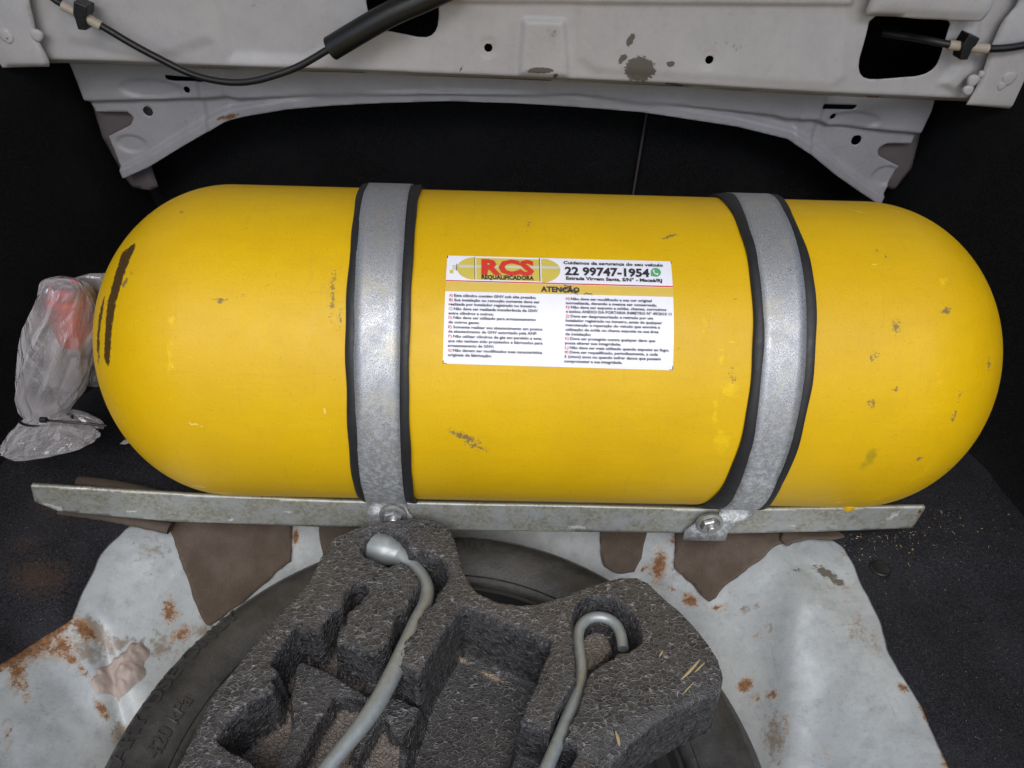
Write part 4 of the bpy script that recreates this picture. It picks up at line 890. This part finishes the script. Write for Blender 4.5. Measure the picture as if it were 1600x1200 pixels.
# ================================================================== PLASTIC BAG OVER THE VALVE
bag = empty('plastic_bag', ony(85, 715, -.05), 'cloudy clear plastic bag tied over the valve at the left end', 'bag')
def ring_body(name, rows, mat, seg=140, seed=0, fold=.10, parent=None, n_sub=16, dirx=6.0):
    """lofted crumpled film: rows = (px_left, px_right, py, world y, depth factor, tilt)"""
    C_ = []; W_ = []; D_ = []
    for (xl, xr, py, yy, df_, tilt) in rows:
        a = ony(xl, py-tilt, yy); b_ = ony(xr, py+tilt, yy); C_.append((a+b_)/2); W_.append((b_-a)/2); D_.append(df_)
    C_ = catmull(C_, n_sub); W_ = catmull(W_, n_sub); D_ = catmull([(q, 0, 0) for q in D_], n_sub)[:, 0]
    n = len(C_); T_ = np.linspace(0, 2*math.pi, seg, endpoint=False); V_ = []
    for i in range(n):
        s = i/(n-1); w = np.linalg.norm(W_[i]); e1 = W_[i]/w
        cs = np.column_stack([np.cos(T_), np.sin(T_)])
        q = cs*1.1+np.array([s*.9*len(rows)/dirx, s*.7*len(rows)/dirx])
        rid = 1-np.abs(2*fnoise(q, 1.25, seed, 2)-1)*2.2                # long soft ridges
        q2 = cs*1.4+np.array([s*3.1, -s*2.3]); rid2 = 1-np.abs(2*fnoise(q2, 3.3, seed+5, 2)-1)*2.4
        f_ = 1+fold*(rid*1.1+rid2*.22-.35)
        P_ = C_[i]+np.outer(np.cos(T_)*w*f_, e1)+np.outer(np.sin(T_)*w*D_[i]*f_, [0, -1, .25])
        V_.append(P_)
    V_ = np.vstack(V_)
    Fc_ = [(i*seg+k_, i*seg+(k_+1) % seg, (i+1)*seg+(k_+1) % seg, (i+1)*seg+k_) for i in range(n-1) for k_ in range(seg)]
    V_ = np.vstack([V_, V_[:seg].mean(0), V_[-seg:].mean(0)]); m_ = len(V_)
    Fc_ += [(m_-2, (k_+1) % seg, k_) for k_ in range(seg)]+[(m_-1, (n-1)*seg+k_, (n-1)*seg+(k_+1) % seg) for k_ in range(seg)]
    return fix_normals(mesh_obj(name, V_, Fc_, mat, parent, True))
ring_body('pouch', [(86, 112, 436, -.012, .9, 3), (70, 132, 443, -.014, 1.0, 5), (62, 142, 460, -.016, 1.0, 5), (56, 148, 480, -.018, .9, 5), (50, 150, 500, -.020, .85, 4), (38, 146, 534, -.026, .8, 3), (30, 138, 572, -.030, .75, 2), (25, 128, 610, -.034, .7, 2), (30, 112, 636, -.040, .55, 0), (40, 104, 652, -.046, .42, 0)], M['bag'], 150, 3, .10, bag)
ring_body('skirt', [(44, 100, 648, -.046, .42, 0), (30, 114, 660, -.052, .5, -2), (20, 140, 676, -.062, .42, -3), (10, 146, 692, -.072, .36, -6), (10, 128, 704, -.082, .28, -6), (26, 84, 716, -.09, .12, -4)], M['bag'], 150, 8, .17, bag)
ring_body('fold', [(96, 112, 640, -.036, .5, 0), (98, 140, 646, -.032, .45, 4), (104, 158, 654, -.034, .35, 6), (116, 160, 664, -.040, .2, 6)], M['bag'], 80, 12, .14, bag)
ring_body('collar', [(128, 150, 520, .01, .6, -4), (130, 162, 560, .005, .6, -4), (136, 162, 602, .0, .4, 0)], M['bag'], 80, 14, .16, bag)
ring_body('corner', [(112, 140, 432, .015, .5, -4), (124, 176, 440, .02, .5, -8), (132, 172, 470, .015, .5, 0), (138, 168, 520, .01, .4, 0)], M['bag'], 80, 17, .14, bag)
# cable tie round its waist
P3 = []
a = ony(33, 653, -.046); b_ = ony(111, 655, -.046)
c0 = (a+b_)/2; w0 = (b_-a)/2
for t in np.linspace(-.1, 2*math.pi-.2, 40): P3.append(c0+w0*math.cos(t+math.pi)+np.array([0, -1, .25])*np.linalg.norm(w0)*.66*math.sin(t+math.pi)*-1)
ct = empty('cable_tie', c0, 'thin black cable tie drawn round the waist of the plastic bag', 'cable tie')
tube('loop', P3, .0013, M['plastic_black'], ct, 8, 1.0)
P3 = catmull([ony(66, 656, -.066), ony(100, 659, -.066), ony(135, 662, -.064), ony(166, 665, -.060)], 6); tube('tail', P3, .0013, M['plastic_black'], ct, 8)
p = ony(68, 656, -.069); tube('lock', [p+[-.003, 0, 0], p+[.003, 0, 0]], .0030, M['plastic_black'], ct, 8)
# valve under the film: red cap with a printed pink disc
vc = empty('valve_cap', ony(100, 500, .01), 'red valve cap with a pink printed disc inside the top of the plastic bag', 'valve cap')
pt = ony(102, 460, -.012); pb = ony(122, 530, -.004); d = (pb-pt)
tube('cap', [pt, pt+d*.05, pt+d*.5, pt+d*.95, pb], [.014, .0190, .0200, .0185, .012], M['redcap'], vc, 28)
ax = -d/np.linalg.norm(d); ax = ax*.25+np.array([-.2, -.62, .7]); ax /= np.linalg.norm(ax); e1 = np.cross([0, 0, 1], ax); e1 = np.array([1, 0, 0])-ax*ax[0]; e1 /= np.linalg.norm(e1); e2 = np.cross(ax, e1)
pc = ony(98, 453, -.018); rr_ = .0168
V_ = [pc+e1*rr_*math.cos(t)+e2*rr_*.72*math.sin(t) for t in np.linspace(0, 2*math.pi, 33)[:-1]]; V_ += [q-ax*.002 for q in V_]
disc = fix_normals(mesh_obj('disc', V_, [tuple(range(32)), tuple(range(32, 64))[::-1]]+[(i, (i+1) % 32, 32+(i+1) % 32, 32+i) for i in range(32)], M['pinkcap'], vc, False))
def disc_text(s, cx, cy, h, ang, bold):
    P, Fc_ = text2d(s, bold); P = P-[(P[:, 0].min()+P[:, 0].max())/2, .36]; P = P/.727*h; c_, s_ = math.cos(ang), math.sin(ang)
    P = np.column_stack([P[:, 0]*c_-P[:, 1]*s_+cx, P[:, 0]*s_+P[:, 1]*c_+cy])
    mesh_obj('lettering', [pc+ax*.0006+e1*q[0]+e2*q[1] for q in P], Fc_, M['ink_black'], disc, False)
disc_text('SSUS', -.003, .0045, .0062, .38, .02)
tube('stem', [ony(120, 500, .02), ony(118, 560, .0), ony(105, 610, -.02)], [.011, .010, .008], M['valve'], vc, 20)
tube('outlet', [ony(104, 500, .012), ony(90, 545, -.008), ony(82, 600, -.022)], [.010, .012, .009], M['valve'], vc, 20)

# ================================================================== CABLES
def cpts(L): return catmull([ony(a, b_, yy) for a, b_, yy in L], 10)
cb = empty('release_cable', ony(300, 110, .17), 'black release cable sagging across the left of the shelf panel', 'cable')
tube('cable', cpts([(60, -30, .180), (82, -4, .180), (104, 10, .178), (132, 26, .176), (163, 43, .176), (205, 68, .176), (250, 92, .174), (300, 116, .170), (345, 127, .166), (385, 128, .164), (425, 119, .164), (470, 102, .166), (525, 70, .168)]), .0036, M['plastic_black'], cb, 12)
tube('sleeve', cpts([(98, 8, .178), (130, 25, .176), (158, 41, .176)]), .0050, M['sleeve'], cb, 14)
tube('conduit', cpts([(517, 76, .168), (560, 50, .166), (610, 22, .166), (660, 0, .168), (720, -28, .17)]), .0118, M['plastic_black'], cb, 20)
def clip(px, py, yy, ang, parent, up=16, dn=14):
    p = ony(px, py, yy); c_, s_ = math.cos(ang), math.sin(ang); V_ = []; k_ = .80/F_PX
    sec = [(-9, up), (10, up-3), (9, 4), (6, 0), (7, -dn), (-5, -dn-2), (-8, -dn*.4), (-11, 2)]
    for yo in (-.006, .012): V_ += [(p[0]+k_*(a*c_-b_*s_), p[1]+yo, p[2]+k_*(a*s_+b_*c_)) for a, b_ in sec]
    n = len(sec); Fc_ = [tuple(range(n)), tuple(range(n, 2*n))[::-1]]+[(i, (i+1) % n, n+(i+1) % n, n+i) for i in range(n)]
    o = fix_normals(mesh_obj('clip', V_, Fc_, M['plastic_black'], parent, False)); b2 = o.modifiers.new('bevel', 'BEVEL'); b2.width = .001; b2.segments = 2; return o
clip(130, 24, .174, -.25, cb, 20, 18)
cb2 = empty('release_cable', ony(1500, 72, .17), 'short black release cable passing into the square hole at the right', 'cable')
tube('cable', cpts([(1380, 52, .225), (1420, 58, .205), (1450, 63, .186), (1480, 69, .178), (1510, 73, .176), (1545, 76, .176), (1580, 74, .176), (1620, 66, .178), (1680, 50, .18)]), .0038, M['plastic_black'], cb2, 12)
tube('sleeve', cpts([(1482, 70, .177), (1510, 73, .176), (1543, 76, .176)]), .0048, M['sleeve'], cb2, 14)
clip(1510, 72, .174, -.12, cb2, 18, 17)

# ================================================================== LITTER
def scatter(name, n, gen, mat, label, lo, hi, seed):
    g = np.random.default_rng(seed); V_ = []; Fc_ = []
    for _ in range(n):
        p = gen(g)
        if p is None: continue
        s = lo+(hi-lo)*g.random()**2; a = g.random()*6.28; d = np.array([math.cos(a), math.sin(a), (g.random()-.5)*.7]); e = np.array([-math.sin(a), math.cos(a), 0])*s*.28
        k_ = len(V_); V_ += [p-d*s, p+d*s, p+e, p-e, p+np.array([0, 0, s*.35])]; Fc_ += [(k_, k_+3, k_+4), (k_+3, k_+1, k_+4), (k_+1, k_+2, k_+4), (k_+2, k_, k_+4), (k_, k_+2, k_+1, k_+3)]
    o = mesh_obj(name, V_, Fc_, mat, None, False); return props(o, label, 'litter', None, 'stuff')
def car_z(p): return floor_h(np.array([p[:2]]))[0]+.0125
def gen_right(g):
    x = 1380+g.normal()*75; y = 812+abs(g.normal())*42-16
    if x < 1310 or (y < 830 and x < 1450): return None
    p = onz(x, y, .012); p[2] = car_z(p); return p
scatter('straw_crumbs', 520, gen_right, M['crumb'], 'straw coloured crumbs strewn on the carpet round the right rail end', .0004, .0017, 11)
def gen_fib(g):
    x = g.uniform(1330, 1700); y = g.uniform(700, 1200)
    if x < 1330+max(0, y-880)*.62+25: return None
    p = onz(x, y, .012); p[2] = car_z(p); return p
scatter('carpet_fibres', 700, gen_fib, M['fibre'], 'pale fibres and lint stuck all over the right floor carpet', .0003, .0010, 12)
def gen_fibl(g):
    x = g.uniform(-60, 230); y = g.uniform(700, 1010)
    if y > 1010-max(0, x)*.9 or x > 215: return None
    p = onz(x, y, .012); p[2] = car_z(p); return p
scatter('carpet_fibres', 420, gen_fibl, M['fibre'], 'pale fibres and lint stuck all over the left floor carpet', .0003, .0009, 13)
pk = onz(198, 696, .012); pk[2] += .004
o = fix_normals(mesh_obj('paint_flake', [pk+np.array(q)*.007 for q in ((-.9, -.3, 0), (.1, -.6, .2), (.9, .1, 0), (.4, .9, .3), (-.5, .6, .1), (0, 0, .6))], [(0, 1, 5), (1, 2, 5), (2, 3, 5), (3, 4, 5), (4, 0, 5), (4, 3, 2, 1, 0)], M['flake'], None, False))
props(o, 'small pale flake lying on the carpet below the left dome', 'flake')
